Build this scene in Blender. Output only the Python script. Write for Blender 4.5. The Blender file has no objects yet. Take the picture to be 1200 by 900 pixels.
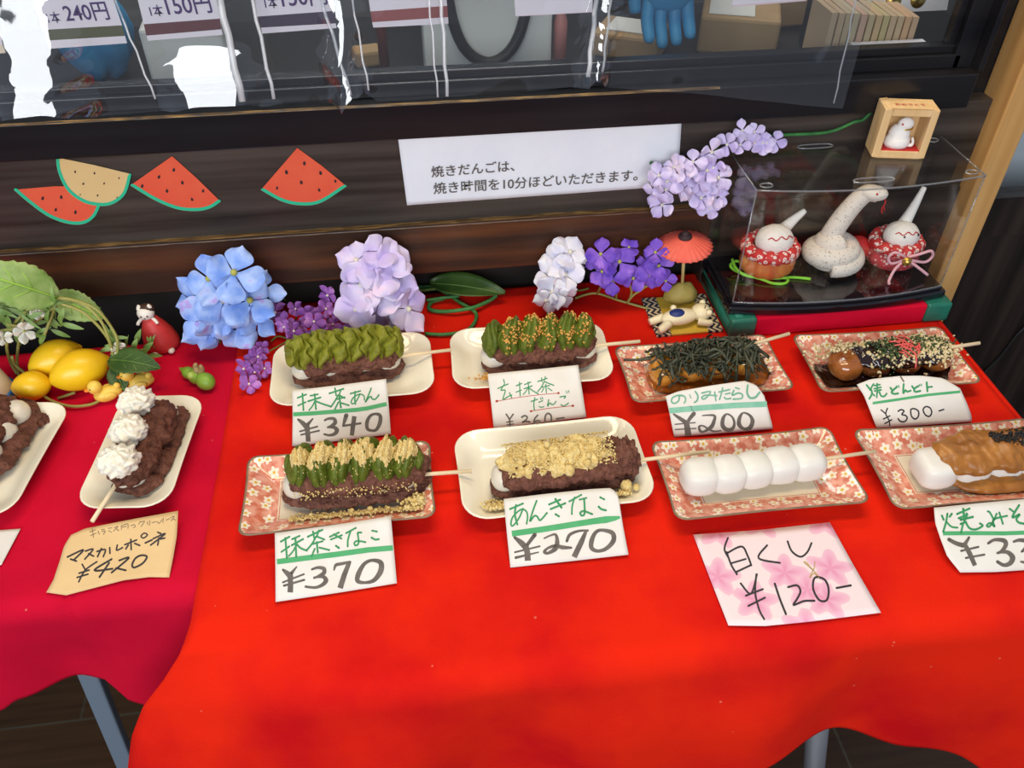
import bpy, bmesh, math, random
from mathutils import Vector, Matrix, noise, Euler
random.seed(7)
C = bpy.context.scene
COL = C.collection
PI = math.pi

# ------------------------------------------------------------------ camera
F_PX, PITCH, YAW, ROLL, CAM_H = 998.96, .72826, .13334, .00302, .60
_cp, _sp, _cy, _sy, _cr, _sr = (math.cos(PITCH), math.sin(PITCH), math.cos(YAW), math.sin(YAW), math.cos(ROLL), math.sin(ROLL))
FWD = Vector((_sy*_cp, _cy*_cp, -_sp)); _r = Vector((_cy, -_sy, 0)); _u = _r.cross(FWD)
RGT = _r*_cr + _u*_sr; UPV = -_r*_sr + _u*_cr
EYE = Vector((0, 0, CAM_H))
cd = bpy.data.cameras.new('camera'); cam = bpy.data.objects.new('camera', cd); COL.objects.link(cam)
cd.sensor_fit = 'HORIZONTAL'; cd.sensor_width = 36; cd.lens = F_PX/1200*36; cd.clip_start = .02
cam.matrix_world = Matrix.Translation(EYE) @ Matrix((RGT, UPV, -FWD)).transposed().to_4x4()
C.camera = cam

# ------------------------------------------------------------------ view, world, large lights
C.view_settings.view_transform = 'Standard'; C.view_settings.look = 'None'
C.view_settings.gamma = 1; C.view_settings.use_curve_mapping = False
C.view_settings.exposure = 0.0
C.cycles.transparent_max_bounces = 24
C.cycles.use_denoising = True
w = bpy.data.worlds.new('world'); C.world = w; w.use_nodes = True
_bg = w.node_tree.nodes['Background']; _bg.inputs[0].default_value = (.62, .74, 1, 1); _bg.inputs[1].default_value = .35

def area(name, loc, target, sx, sy, power, col):
    l = bpy.data.lights.new(name, 'AREA'); l.shape = 'RECTANGLE'; l.size = sx; l.size_y = sy; l.energy = power; l.color = col
    o = bpy.data.objects.new(name, l); COL.objects.link(o); o.location = loc
    o.rotation_euler = (Vector(target)-Vector(loc)).to_track_quat('-Z', 'Y').to_euler()
    return o
area('daylight_from_street', (-.6, -1.6, 1.12), (0, .75, .05), 2.6, .9, 60, (.93, .965, 1))
area('shop_ceiling_lamp', (.05, .62, 1.45), (.05, .55, 0), 1.1, .22, 11.5, (1, .77, .47))
area('interior_fill', (.2, 1.5, 1.6), (.2, 1.3, 0), .8, .3, 14, (1, .95, .86))  # unseen fill added to brighten the room behind the window

# ------------------------------------------------------------------ pixel to place
def ray(x, y): return FWD + RGT*((x-600)/F_PX) - UPV*((y-450)/F_PX)
def onz(x, y, z=0.):
    d = ray(x, y); return EYE + d*((z-CAM_H)/d.z)
def ony(x, y, Y):
    d = ray(x, y); return EYE + d*(Y/d.y)

# ------------------------------------------------------------------ objects
def obj(name, bm, mat, parent=None, smooth=True, solid=0, sub=0, bevel=0):
    me = bpy.data.meshes.new(name)
    bmesh.ops.remove_doubles(bm, verts=bm.verts, dist=1e-7)
    bmesh.ops.recalc_face_normals(bm, faces=bm.faces)
    bm.to_mesh(me); bm.free()
    if smooth:
        for p in me.polygons: p.use_smooth = True
    o = bpy.data.objects.new(name, me); COL.objects.link(o)
    for m in (mat if isinstance(mat, (list, tuple)) else [mat]): me.materials.append(m)
    if parent: o.parent = parent
    if bevel:
        b = o.modifiers.new('bevel', 'BEVEL'); b.width = bevel; b.segments = 2; b.limit_method = 'ANGLE'
    if solid:
        s = o.modifiers.new('thick', 'SOLIDIFY'); s.thickness = solid; s.offset = 0
    if sub:
        s = o.modifiers.new('sub', 'SUBSURF'); s.levels = sub; s.render_levels = sub
    return o
def tag(o, label=None, cat=None, group=None, kind=None):
    if label: o['label'] = label
    if cat: o['category'] = cat
    if group: o['group'] = group
    if kind: o['kind'] = kind
    return o
def thing(name, label, cat, loc=(0, 0, 0), rz=0, group=None):
    o = bpy.data.objects.new(name, None); COL.objects.link(o); o.empty_display_size = .01
    o.location = loc; o.rotation_euler = (0, 0, rz)
    return tag(o, label, cat, group)
def struct(name, bm, mat, **k):
    return tag(obj(name, bm, mat, None, **k), kind='structure')

# ------------------------------------------------------------------ mesh helpers
def BM(): return bmesh.new()
def box(bm, lo, hi):
    vs = [bm.verts.new((x, y, z)) for x in (lo[0], hi[0]) for y in (lo[1], hi[1]) for z in (lo[2], hi[2])]
    for f in ((0,1,3,2),(4,6,7,5),(0,4,5,1),(2,3,7,6),(0,2,6,4),(1,5,7,3)): bm.faces.new([vs[i] for i in f])
    return vs
def boxm(lo, hi):
    b = BM(); box(b, lo, hi); return b
def grid(bm, fn, nu, nv, cu=False, cv=False, uv=None):
    vs = [[bm.verts.new(fn(i/(nu if cu else nu-1), j/(nv if cv else nv-1))) for j in range(nv)] for i in range(nu)]
    for i in range(nu if cu else nu-1):
        for j in range(nv if cv else nv-1):
            a, b, c, d = vs[i][j], vs[(i+1) % nu][j], vs[(i+1) % nu][(j+1) % nv], vs[i][(j+1) % nv]
            if len({a, b, c, d}) == 4: bm.faces.new((a, b, c, d))
    return vs
def smooth_pts(pts, n=6, closed=False):
    pts = [Vector(p) for p in pts]
    if len(pts) < 3: return pts
    out = []; m = len(pts)
    for i in range(m if closed else m-1):
        if closed: p0, p1, p2, p3 = pts[i-1], pts[i], pts[(i+1) % m], pts[(i+2) % m]
        else: p0, p1, p2, p3 = pts[max(i-1, 0)], pts[i], pts[i+1], pts[min(i+2, m-1)]
        for k in range(n):
            t = k/n
            out.append(.5*((2*p1) + (p2-p0)*t + (2*p0-5*p1+4*p2-p3)*t*t + (3*p1-p0-3*p2+p3)*t*t*t))
    if not closed: out.append(pts[-1])
    return out
def tube(bm, pts, r, n=8, closed=False, sm=0):
    if sm: pts = smooth_pts(pts, sm, closed)
    pts = [Vector(p) for p in pts]; m = len(pts)
    R = r if callable(r) else (lambda t: r)
    T0 = (pts[1]-pts[0]).normalized(); N = T0.orthogonal().normalized(); rings = []
    for i, p in enumerate(pts):
        if closed: T = (pts[(i+1) % m]-pts[i-1])
        else: T = pts[min(i+1, m-1)]-pts[max(i-1, 0)]
        T = T.normalized() if T.length > 1e-12 else T0
        N = (N - T*N.dot(T)); N = N.normalized() if N.length > 1e-9 else T.orthogonal().normalized()
        B = T.cross(N); rr = R(i/max(m-1, 1))
        rings.append([bm.verts.new(p + (N*math.cos(2*PI*k/n) + B*math.sin(2*PI*k/n))*rr) for k in range(n)])
    for i in range(m if closed else m-1):
        a, b = rings[i], rings[(i+1) % m]
        for k in range(n): bm.faces.new((a[k], a[(k+1) % n], b[(k+1) % n], b[k]))
    if not closed:
        bm.faces.new(rings[0][::-1]); bm.faces.new(rings[-1])
def ell(bm, c, r, rot=None, nu=20, nv=12, f=None, e=1.0):
    c = Vector(c); M = rot if rot else Matrix.Identity(3)
    if isinstance(r, (int, float)): r = (r, r, r)
    def sp(v): return math.copysign(abs(v)**e, v)
    top = None
    def P(ph, th):
        d = Vector((math.cos(th)*math.sin(ph), math.sin(th)*math.sin(ph), math.cos(ph)))
        k = f(d) if f else 1
        return c + M @ Vector((sp(d.x)*r[0]*k, sp(d.y)*r[1]*k, sp(d.z)*r[2]*k))
    a = bm.verts.new(P(0, 0)); z = bm.verts.new(P(PI, 0))
    rows = [[bm.verts.new(P(PI*i/nv, 2*PI*k/nu)) for k in range(nu)] for i in range(1, nv)]
    for k in range(nu):
        bm.faces.new((a, rows[0][k], rows[0][(k+1) % nu])); bm.faces.new((z, rows[-1][(k+1) % nu], rows[-1][k]))
        for i in range(nv-2): bm.faces.new((rows[i][k], rows[i+1][k], rows[i+1][(k+1) % nu], rows[i][(k+1) % nu]))
def lathe(bm, prof, n=28, c=(0, 0, 0), M=None, f=None):
    c = Vector(c); M = M or Matrix.Identity(3); rows = []
    for (r, z) in prof:
        if r < 1e-6: rows.append([bm.verts.new(c + M @ Vector((0, 0, z)))])
        else: rows.append([bm.verts.new(c + M @ Vector((r*math.cos(2*PI*k/n)*(f(k/n, z) if f else 1), r*math.sin(2*PI*k/n)*(f(k/n, z) if f else 1), z))) for k in range(n)])
    for a, b in zip(rows, rows[1:]):
        for k in range(n):
            q = [a[k % len(a)], a[(k+1) % len(a)], b[(k+1) % len(b)], b[k % len(b)]]
            q = list(dict.fromkeys(q))
            if len(q) > 2: bm.faces.new(q)
def poly(bm, pts):
    bm.faces.new([bm.verts.new(p) for p in pts])
def frame_to(n, roll=0):
    n = Vector(n).normalized(); q = n.to_track_quat('Z', 'Y').to_matrix()
    return q @ Matrix.Rotation(roll, 3, 'Z')
def nz(p, f, s=0): return noise.noise(Vector(p)*f + Vector((s*3.1, s*7.7, s*1.3)))
ICO = None
def pebble(bm, c, r, squash=(1, 1, 1), rot=None):
    t = (1+5**.5)/2; k = r/(1+t*t)**.5; R = rot or Euler((random.random()*6, random.random()*6, random.random()*6)).to_matrix()
    v = [(-1,t,0),(1,t,0),(-1,-t,0),(1,-t,0),(0,-1,t),(0,1,t),(0,-1,-t),(0,1,-t),(t,0,-1),(t,0,1),(-t,0,-1),(-t,0,1)]
    vs = [bm.verts.new(Vector(c) + R @ Vector((p[0]*k*squash[0], p[1]*k*squash[1], p[2]*k*squash[2]))) for p in v]
    for f in ((0,11,5),(0,5,1),(0,1,7),(0,7,10),(0,10,11),(1,5,9),(5,11,4),(11,10,2),(10,7,6),(7,1,8),(3,9,4),(3,4,2),(3,2,6),(3,6,8),(3,8,9),(4,9,5),(2,4,11),(6,2,10),(8,6,7),(9,8,1)):
        bm.faces.new([vs[i] for i in f])

# ------------------------------------------------------------------ materials
def node(nt, t, **k):
    n = nt.nodes.new(t)
    for a, b in k.items(): setattr(n, a, b)
    return n
def new_mat(name):
    m = bpy.data.materials.new(name); m.use_nodes = True
    return m, m.node_tree, m.node_tree.nodes['Principled BSDF']
def mat(name, c, rough=.5, c2=None, scale=40, stretch=(1, 1, 1), bump=0, bscale=None, spec=.5, sss=0, metal=0, sheen=0, coat=0, detail=4, lo=.35, hi=.65, alpha=1, trans=0, bdist=.002):
    m, nt, b = new_mat(name); L = nt.links.new
    b.inputs['Base Color'].default_value = (*c, 1); b.inputs['Roughness'].default_value = rough
    b.inputs['Specular IOR Level'].default_value = spec; b.inputs['Metallic'].default_value = metal
    b.inputs['Coat Weight'].default_value = coat
    if sss: b.inputs['Subsurface Weight'].default_value = sss; b.inputs['Subsurface Radius'].default_value = (1, .7, .5); b.inputs['Subsurface Scale'].default_value = .004
    if sheen: b.inputs['Sheen Weight'].default_value = sheen; b.inputs['Sheen Roughness'].default_value = .5
    tc = node(nt, 'ShaderNodeTexCoord'); mp = node(nt, 'ShaderNodeMapping'); mp.inputs['Scale'].default_value = stretch
    L(tc.outputs['Object'], mp.inputs['Vector'])
    if c2:
        n = node(nt, 'ShaderNodeTexNoise'); n.inputs['Scale'].default_value = scale; n.inputs['Detail'].default_value = detail
        L(mp.outputs[0], n.inputs['Vector'])
        r = node(nt, 'ShaderNodeValToRGB'); r.color_ramp.elements[0].position = lo; r.color_ramp.elements[1].position = hi
        r.color_ramp.elements[0].color = (*c, 1); r.color_ramp.elements[1].color = (*c2, 1)
        L(n.outputs['Fac'], r.inputs[0]); L(r.outputs[0], b.inputs['Base Color'])
    if bump:
        n = node(nt, 'ShaderNodeTexNoise'); n.inputs['Scale'].default_value = bscale or scale; n.inputs['Detail'].default_value = 5
        L(mp.outputs[0], n.inputs['Vector'])
        bp = node(nt, 'ShaderNodeBump'); bp.inputs['Strength'].default_value = bump; bp.inputs['Distance'].default_value = bdist
        L(n.outputs['Fac'], bp.inputs['Height']); L(bp.outputs[0], b.inputs['Normal'])
    return m
def clear(name, tint=(1, 1, 1), ior=1.45, rough=.02, haze=0, bump=0, bscale=8, stretch=(1, 1, 1), gain=1.0):
    m = bpy.data.materials.new(name); m.use_nodes = True; nt = m.node_tree; nt.nodes.clear(); L = nt.links.new
    out = node(nt, 'ShaderNodeOutputMaterial'); tr = node(nt, 'ShaderNodeBsdfTransparent'); gl = node(nt, 'ShaderNodeBsdfGlossy')
    tr.inputs[0].default_value = (*tint, 1); gl.inputs['Roughness'].default_value = rough
    fr = node(nt, 'ShaderNodeFresnel'); ge = node(nt, 'ShaderNodeNewGeometry')
    iv = node(nt, 'ShaderNodeMapRange'); iv.inputs[3].default_value = ior; iv.inputs[4].default_value = 1/ior; L(ge.outputs['Backfacing'], iv.inputs[0]); L(iv.outputs[0], fr.inputs[0])
    mx = node(nt, 'ShaderNodeMixShader'); L(tr.outputs[0], mx.inputs[1]); L(gl.outputs[0], mx.inputs[2])
    g = node(nt, 'ShaderNodeMath', operation='MULTIPLY'); g.inputs[1].default_value = gain; L(fr.outputs[0], g.inputs[0]); L(g.outputs[0], mx.inputs[0])
    last = mx
    if haze:
        df = node(nt, 'ShaderNodeBsdfDiffuse'); df.inputs[0].default_value = (.8, .82, .85, 1)
        m2 = node(nt, 'ShaderNodeMixShader'); m2.inputs[0].default_value = haze; L(mx.outputs[0], m2.inputs[1]); L(df.outputs[0], m2.inputs[2]); last = m2
    if bump:
        tc = node(nt, 'ShaderNodeTexCoord'); mp = node(nt, 'ShaderNodeMapping'); mp.inputs['Scale'].default_value = stretch; L(tc.outputs['Object'], mp.inputs[0])
        n = node(nt, 'ShaderNodeTexNoise'); n.inputs['Scale'].default_value = bscale; n.inputs['Detail'].default_value = 2; L(mp.outputs[0], n.inputs['Vector'])
        bp = node(nt, 'ShaderNodeBump'); bp.inputs['Strength'].default_value = bump; bp.inputs['Distance'].default_value = .02
        L(n.outputs['Fac'], bp.inputs['Height']); L(bp.outputs[0], gl.inputs['Normal']); L(bp.outputs[0], fr.inputs['Normal'])
    L(last.outputs[0], out.inputs[0])
    return m
def felt(name, c, c2):
    m, nt, b = new_mat(name); L = nt.links.new
    b.inputs['Roughness'].default_value = .95; b.inputs['Specular IOR Level'].default_value = .08
    tc = node(nt, 'ShaderNodeTexCoord')
    n = node(nt, 'ShaderNodeTexNoise'); n.inputs['Scale'].default_value = 9; n.inputs['Detail'].default_value = 8; L(tc.outputs['Object'], n.inputs['Vector'])
    r = node(nt, 'ShaderNodeValToRGB'); r.color_ramp.elements[0].color = (*c2, 1); r.color_ramp.elements[1].color = (*c, 1); r.color_ramp.elements[0].position = .3; r.color_ramp.elements[1].position = .6
    L(n.outputs['Fac'], r.inputs[0])
    # lint and crumbs caught in the felt
    v = node(nt, 'ShaderNodeTexVoronoi'); v.inputs['Scale'].default_value = 70; L(tc.outputs['Object'], v.inputs['Vector'])
    sp = node(nt, 'ShaderNodeSeparateColor'); L(v.outputs['Color'], sp.inputs[0])
    sz = node(nt, 'ShaderNodeMapRange'); sz.inputs[1].default_value = .80; sz.inputs[2].default_value = 1; sz.inputs[3].default_value = 0; sz.inputs[4].default_value = .09; L(sp.outputs[0], sz.inputs[0])
    lt = node(nt, 'ShaderNodeMath', operation='LESS_THAN'); L(v.outputs['Distance'], lt.inputs[0]); L(sz.outputs[0], lt.inputs[1])
    f2 = node(nt, 'ShaderNodeMath', operation='MULTIPLY'); L(lt.outputs[0], f2.inputs[0]); f2.inputs[1].default_value = .32
    mx = node(nt, 'ShaderNodeMix', data_type='RGBA'); L(f2.outputs[0], mx.inputs[0]); L(r.outputs[0], mx.inputs[6]); mx.inputs[7].default_value = (.75, .35, .22, 1)
    L(mx.outputs[2], b.inputs['Base Color'])
    n2 = node(nt, 'ShaderNodeTexNoise'); n2.inputs['Scale'].default_value = 700; n2.inputs['Detail'].default_value = 3; L(tc.outputs['Object'], n2.inputs['Vector'])
    bp = node(nt, 'ShaderNodeBump'); bp.inputs['Strength'].default_value = .5; bp.inputs['Distance'].default_value = .0006; L(n2.outputs['Fac'], bp.inputs['Height']); L(bp.outputs[0], b.inputs['Normal'])
    return m
def wood(name, dark, light, scale=14, rough=.35, axis=0, streak=30, bump=.25, lo=.35, hi=.7, spec=.4):
    st = [streak]*3; st[axis] = 2
    return mat(name, dark, rough, light, scale/10, st, bump=bump, bscale=scale/6, lo=lo, hi=hi, spec=spec, detail=8)

M = {}
M['red_felt'] = felt('red_felt', (.72, .017, .004), (.52, .004, .006))
M['daylight_crimson_felt'] = felt('daylight_crimson_felt', (.60, .005, .030), (.48, .003, .024))  # bluish red puts the cool daylight tint into the felt colour
M['porcelain'] = mat('porcelain', (.82, .755, .575), .12, (.85, .79, .62), 12, coat=.3)
M['paper'] = mat('paper', (.74, .715, .66), .8, (.70, .665, .59), 30)
M['sign_paper'] = mat('sign_paper', (.80, .81, .85), .75, (.86, .86, .88), 14, bump=.4, bscale=25, bdist=.004)
M['kraft_paper'] = mat('kraft_paper', (.72, .50, .24), .8, (.66, .45, .21), 25)
M['ink_green'] = mat('ink_green', (.03, .26, .09), .7)
M['ink_pale_green'] = mat('ink_pale_green', (.13, .36, .22), .7, (.2, .42, .28), 90)
M['band_green'] = mat('band_green', (.055, .34, .12), .7, (.075, .38, .15), 60)
M['band_pale'] = mat('band_pale', (.18, .45, .31), .7, (.23, .50, .36), 90)
M['ink_grey'] = mat('ink_grey', (.10, .085, .075), .75, (.14, .12, .10), 120)
M['ink_black'] = mat('ink_black', (.02, .017, .022), .6)
M['ink_violet'] = mat('ink_violet', (.07, .03, .14), .6)
M['ink_red'] = mat('ink_red', (.5, .06, .03), .7)
M['ink_pencil'] = mat('ink_pencil', (.17, .13, .08), .7)
M['black_wood'] = wood('black_wood', (.006, .006, .008), (.014, .013, .014), rough=.28, bump=.15)
M['dark_board'] = wood('dark_board', (.020, .015, .012), (.072, .056, .046), rough=.38, streak=45)
M['brown_beam'] = wood('brown_beam', (.040, .020, .013), (.17, .055, .020), rough=.33, streak=28, lo=.45, hi=.80)
M['worn_edge'] = mat('worn_edge', (.10, .05, .015), .7, (.45, .25, .07), 18, (2, 20, 20), lo=.45, hi=.75, detail=8)
M['pale_wood'] = wood('pale_wood', (.50, .26, .08), (.62, .36, .13), axis=2, rough=.5, streak=40, bump=.1)
M['box_wood'] = wood('box_wood', (.66, .42, .18), (.76, .53, .27), axis=2, rough=.45, streak=60, bump=.05)
M['void'] = mat('void', (.012, .009, .008), .6)
M['floor_wood'] = wood('floor_wood', (.016, .008, .004), (.055, .026, .010), axis=0, rough=.4, streak=30)
M['grout'] = mat('grout', (.11, .085, .05), .8)
M['steel'] = mat('steel', (.50, .55, .62), .3, metal=.8)
M['grey_leg'] = mat('grey_leg', (.17, .22, .28), .5, metal=.2)
M['stick'] = mat('stick', (.80, .62, .36), .6, (.86, .70, .45), 30, (3, 60, 60))
M['mochi'] = mat('mochi', (.75, .72, .65), .35, sss=.35, spec=.35)
M['mochi_warm'] = mat('mochi_warm', (.68, .62, .51), .3, sss=.35, spec=.4)
M['anko'] = mat('anko', (.105, .036, .021), .6, (.205, .080, .050), 160, bump=1, bscale=330, spec=.3, bdist=.003)
M['cocoa_anko'] = mat('cocoa_anko', (.085, .026, .014), .6, (.165, .058, .034), 160, bump=1, bscale=330, spec=.3, bdist=.003)
M['matcha'] = mat('matcha', (.155, .165, .010), .5, (.24, .245, .022), 150, bump=.5, bscale=350, spec=.3, sss=.1)
M['matcha_deep'] = mat('matcha_deep', (.075, .105, .008), .48, (.13, .165, .016), 150, bump=.5, bscale=350, spec=.3, sss=.1)
M['kinako'] = mat('kinako', (.70, .50, .17), .95, (.82, .66, .31), 260, bump=1, bscale=500, spec=.1)
M['toasted'] = mat('toasted_sesame', (.55, .23, .03), .5, (.70, .38, .08), 200)
M['cream'] = mat('cream', (.80, .76, .63), .5, sss=.3)
M['nori'] = mat('nori', (.018, .022, .010), .5, (.065, .068, .034), 120, bump=.6, bscale=300)
M['glaze'] = mat('amber_glaze', (.46, .15, .012), .10, (.64, .31, .045), 45, coat=.6, sss=.2)
M['soy'] = mat('soy_sauce', (.016, .005, .004), .08, coat=.6)
M['amber_sauce'] = mat('amber_sauce', (.36, .10, .012), .1, coat=.6)
M['flakes'] = mat('tempura_flakes', (.55, .42, .20), .7, (.70, .60, .36), 120)
M['aonori'] = mat('green_laver', (.02, .045, .012), .8, (.05, .09, .02), 200)
M['ginger'] = mat('red_ginger', (.70, .09, .075), .35, sss=.2)
M['miso'] = mat('miso', (.27, .098, .016), .36, (.40, .16, .028), 70, bump=.7, bscale=90, spec=.45)
M['sesame'] = mat('black_sesame', (.010, .009, .009), .35)
M['foot'] = mat('rim_brown', (.16, .105, .06), .35, (.26, .18, .10), 60)

def floral():
    m, nt, b = new_mat('floral_glaze'); L = nt.links.new
    b.inputs['Roughness'].default_value = .12; b.inputs['Coat Weight'].default_value = .4
    uv = node(nt, 'ShaderNodeUVMap'); 
    n = node(nt, 'ShaderNodeTexNoise'); n.inputs['Scale'].default_value = 150; n.inputs['Detail'].default_value = 3; L(uv.outputs[0], n.inputs['Vector'])
    r = node(nt, 'ShaderNodeValToRGB'); r.color_ramp.elements[0].position = .38; r.color_ramp.elements[1].position = .62
    r.color_ramp.elements[0].color = (.60, .165, .095, 1); r.color_ramp.elements[1].color = (.76, .36, .25, 1); L(n.outputs['Fac'], r.inputs[0])
    sc = node(nt, 'ShaderNodeVectorMath', operation='SCALE'); sc.inputs['Scale'].default_value = 74; L(uv.outputs[0], sc.inputs[0])
    v = node(nt, 'ShaderNodeTexVoronoi', voronoi_dimensions='2D'); v.inputs['Scale'].default_value = 1; v.inputs['Randomness'].default_value = .62; L(sc.outputs[0], v.inputs['Vector'])
    d = node(nt, 'ShaderNodeVectorMath', operation='SUBTRACT'); L(sc.outputs[0], d.inputs[0]); L(v.outputs['Position'], d.inputs[1])
    s = node(nt, 'ShaderNodeSeparateXYZ'); L(d.outputs[0], s.inputs[0])
    at = node(nt, 'ShaderNodeMath', operation='ARCTAN2'); L(s.outputs[1], at.inputs[0]); L(s.outputs[0], at.inputs[1])
    def M2(op, a, bb):
        q = node(nt, 'ShaderNodeMath', operation=op)
        for i, x in enumerate((a, bb)):
            if x is None: continue
            if isinstance(x, (int, float)): q.inputs[i].default_value = x
            else: L(x, q.inputs[i])
        return q.outputs[0]
    cs = node(nt, 'ShaderNodeSeparateColor'); L(v.outputs['Color'], cs.inputs[0])
    ang = M2('ADD', M2('MULTIPLY', at.outputs[0], 5), M2('MULTIPLY', cs.outputs[1], 6.28))
    rad = M2('MULTIPLY', M2('ADD', M2('MULTIPLY', M2('COSINE', ang, None), .20), .84), M2('ADD', M2('MULTIPLY', cs.outputs[0], .10), .31))
    petal = M2('LESS_THAN', v.outputs['Distance'], rad)
    eye = M2('LESS_THAN', v.outputs['Distance'], .10)
    m1 = node(nt, 'ShaderNodeMix', data_type='RGBA'); L(petal, m1.inputs[0]); L(r.outputs[0], m1.inputs[6]); m1.inputs[7].default_value = (.84, .74, .58, 1)
    m2 = node(nt, 'ShaderNodeMix', data_type='RGBA'); L(eye, m2.inputs[0]); L(m1.outputs[2], m2.inputs[6]); m2.inputs[7].default_value = (.66, .42, .04, 1)
    su = node(nt, 'ShaderNodeSeparateXYZ'); L(uv.outputs[0], su.inputs[0])
    ax = M2('SUBTRACT', M2('ABSOLUTE', su.outputs[0], None), .0525); ay = M2('SUBTRACT', M2('ABSOLUTE', su.outputs[1], None), .0215)
    mxd = M2('MAXIMUM', ax, ay)
    inside = M2('LESS_THAN', mxd, .003); line = M2('MULTIPLY', M2('GREATER_THAN', mxd, .0010), M2('LESS_THAN', mxd, .0019))
    m3 = node(nt, 'ShaderNodeMix', data_type='RGBA'); L(inside, m3.inputs[0]); L(m2.outputs[2], m3.inputs[6]); m3.inputs[7].default_value = (.72, .62, .45, 1)
    m4 = node(nt, 'ShaderNodeMix', data_type='RGBA'); L(line, m4.inputs[0]); L(m3.outputs[2], m4.inputs[6]); m4.inputs[7].default_value = (.56, .20, .12, 1)
    L(m4.outputs[2], b.inputs['Base Color'])
    return m
M['floral'] = floral()
def petal_mat(name, c1, c2, c3, scale=35):
    m = mat(name, c1, .6, c2, scale, spec=.25, sss=.15); nt = m.node_tree
    r = [n for n in nt.nodes if n.type == 'VALTORGB'][0]; e = r.color_ramp.elements.new(.62); e.color = (*c3, 1)
    return m
M['blue_petal'] = petal_mat('blue_petal', (.17, .32, .80), (.46, .38, .80), (.42, .56, .90), 45)
M['lilac_petal'] = petal_mat('lilac_petal', (.52, .40, .74), (.76, .60, .76), (.70, .62, .80), 30)
M['white_petal'] = petal_mat('white_petal', (.62, .60, .78), (.74, .58, .66), (.78, .76, .78), 40)
M['violet_petal'] = petal_mat('violet_petal', (.12, .05, .46), (.34, .16, .64), (.24, .11, .58), 60)
M['purple_petal'] = petal_mat('purple_petal', (.22, .07, .34), (.46, .20, .52), (.34, .13, .45), 60)
M['wisteria'] = petal_mat('wisteria_petal', (.54, .43, .74), (.78, .62, .76), (.72, .63, .82), 45)
M['flower_eye'] = mat('flower_eye', (.42, .42, .08), .6)
M['pale_eye'] = mat('pale_eye', (.75, .72, .55), .6)
M['stem'] = mat('stem_green', (.10, .17, .03), .6, (.16, .25, .05), 50)
M['stem_yellow'] = mat('stem_yellow_green', (.28, .26, .05), .6, (.36, .36, .10), 60)
M['wire_green'] = mat('wire_green', (.02, .13, .03), .6, (.05, .22, .05), 80)
M['leaf_pale'] = mat('leaf_pale', (.20, .33, .07), .55, (.32, .44, .14), 60, bump=.3, bscale=160)
M['leaf_vein'] = mat('leaf_vein', (.30, .52, .06), .55)
M['leaf_dark'] = mat('leaf_dark', (.03, .075, .012), .45, (.055, .11, .02), 40, bump=.3, bscale=120)
M['leaf_mid'] = mat('leaf_mid', (.07, .15, .02), .5, (.13, .22, .05), 40)
M['lemon'] = mat('lemon', (.83, .48, .006), .33, (.88, .58, .012), 15, bump=.12, bscale=240, sss=.1)
M['duck'] = mat('duck_yellow', (.85, .58, .09), .4, sss=.2)
M['orange'] = mat('beak_orange', (.80, .22, .02), .4)
M['doll_red'] = mat('doll_red', (.55, .03, .03), .5, (.62, .05, .045), 50)
M['doll_white'] = mat('doll_white', (.82, .76, .66), .5)
M['doll_brown'] = mat('doll_brown', (.05, .022, .012), .5)
M['pod'] = mat('pod_green', (.17, .33, .02), .45, (.24, .42, .05), 60)
M['pod_brown'] = mat('pod_brown', (.36, .25, .10), .6)
M['blue'] = mat('blue_band', (.02, .16, .50), .4)
M['vinyl_cream'] = mat('cream_plastic', (.80, .70, .52), .4)
M['melon_red'] = mat('melon_red', (.78, .085, .035), .75, (.80, .12, .045), 20)
M['melon_yellow'] = mat('melon_yellow', (.74, .52, .22), .75, (.70, .48, .20), 20)
M['melon_green'] = mat('melon_green', (.015, .50, .26), .7)
M['seed'] = mat('melon_seed', (.03, .012, .014), .7)
M['parasol'] = mat('parasol_coral', (.74, .10, .065), .65, (.80, .14, .09), 50)
M['parasol_pole'] = mat('parasol_pole', (.66, .48, .20), .6)
M['mound'] = mat('mound_gold', (.40, .30, .06), .6, (.46, .35, .09), 50)
M['mat_gold'] = mat('mat_gold', (.58, .38, .03), .6, (.66, .46, .06), 220, (1, 8, 1))
M['bear'] = mat('bear_cream', (.82, .72, .46), .4, sss=.2)
M['navy'] = mat('navy', (.012, .03, .16), .45)
M['green_cloth'] = mat('green_brocade', (.010, .13, .085), .45, (.014, .17, .11), 80, bump=.2, bscale=400)
M['lacquer'] = mat('black_lacquer', (.008, .007, .009), .08, coat=.5)
M['acrylic'] = clear('clear_acrylic', (.975, .98, .98), 1.45, .01)
M['acrylic_edge'] = clear('acrylic_edge', (.70, .73, .73), 1.7, .05, haze=.12, gain=1.6)
M['glass'] = clear('window_glass', (.93, .95, .95), 1.45, .01)
M['vinyl'] = clear('clear_vinyl', (.95, .96, .965), 1.5, .04, haze=.015, bump=.22, bscale=9, stretch=(1, 1, .5), gain=3.6)
M['snake'] = mat('snake_glaze', (.72, .64, .55), .3, (.80, .74, .66), 60, coat=.3)
M['cotton'] = mat('white_cotton', (.86, .82, .76), .85, bump=.3, bscale=400)
M['pink_cord'] = mat('pink_cord', (.84, .45, .50), .7)
M['lime_cord'] = mat('lime_cord', (.24, .66, .04), .7, bump=.6, bscale=600)
M['orange_kimono'] = mat('orange_kimono', (.52, .10, .02), .7, (.66, .22, .04), 90, (1, 1, .25))
M['dark_pink'] = mat('rose_print', (.52, .05, .06), .7, (.66, .16, .15), 120)
M['gold'] = mat('gold', (.70, .45, .10), .3, metal=.9)
M['red_thread'] = mat('red_thread', (.55, .02, .02), .7)
M['blue_glove'] = mat('blue_glove', (.03, .25, .50), .5)
M['dark_cloth'] = mat('dark_clothing', (.02, .02, .024), .9)
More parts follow.
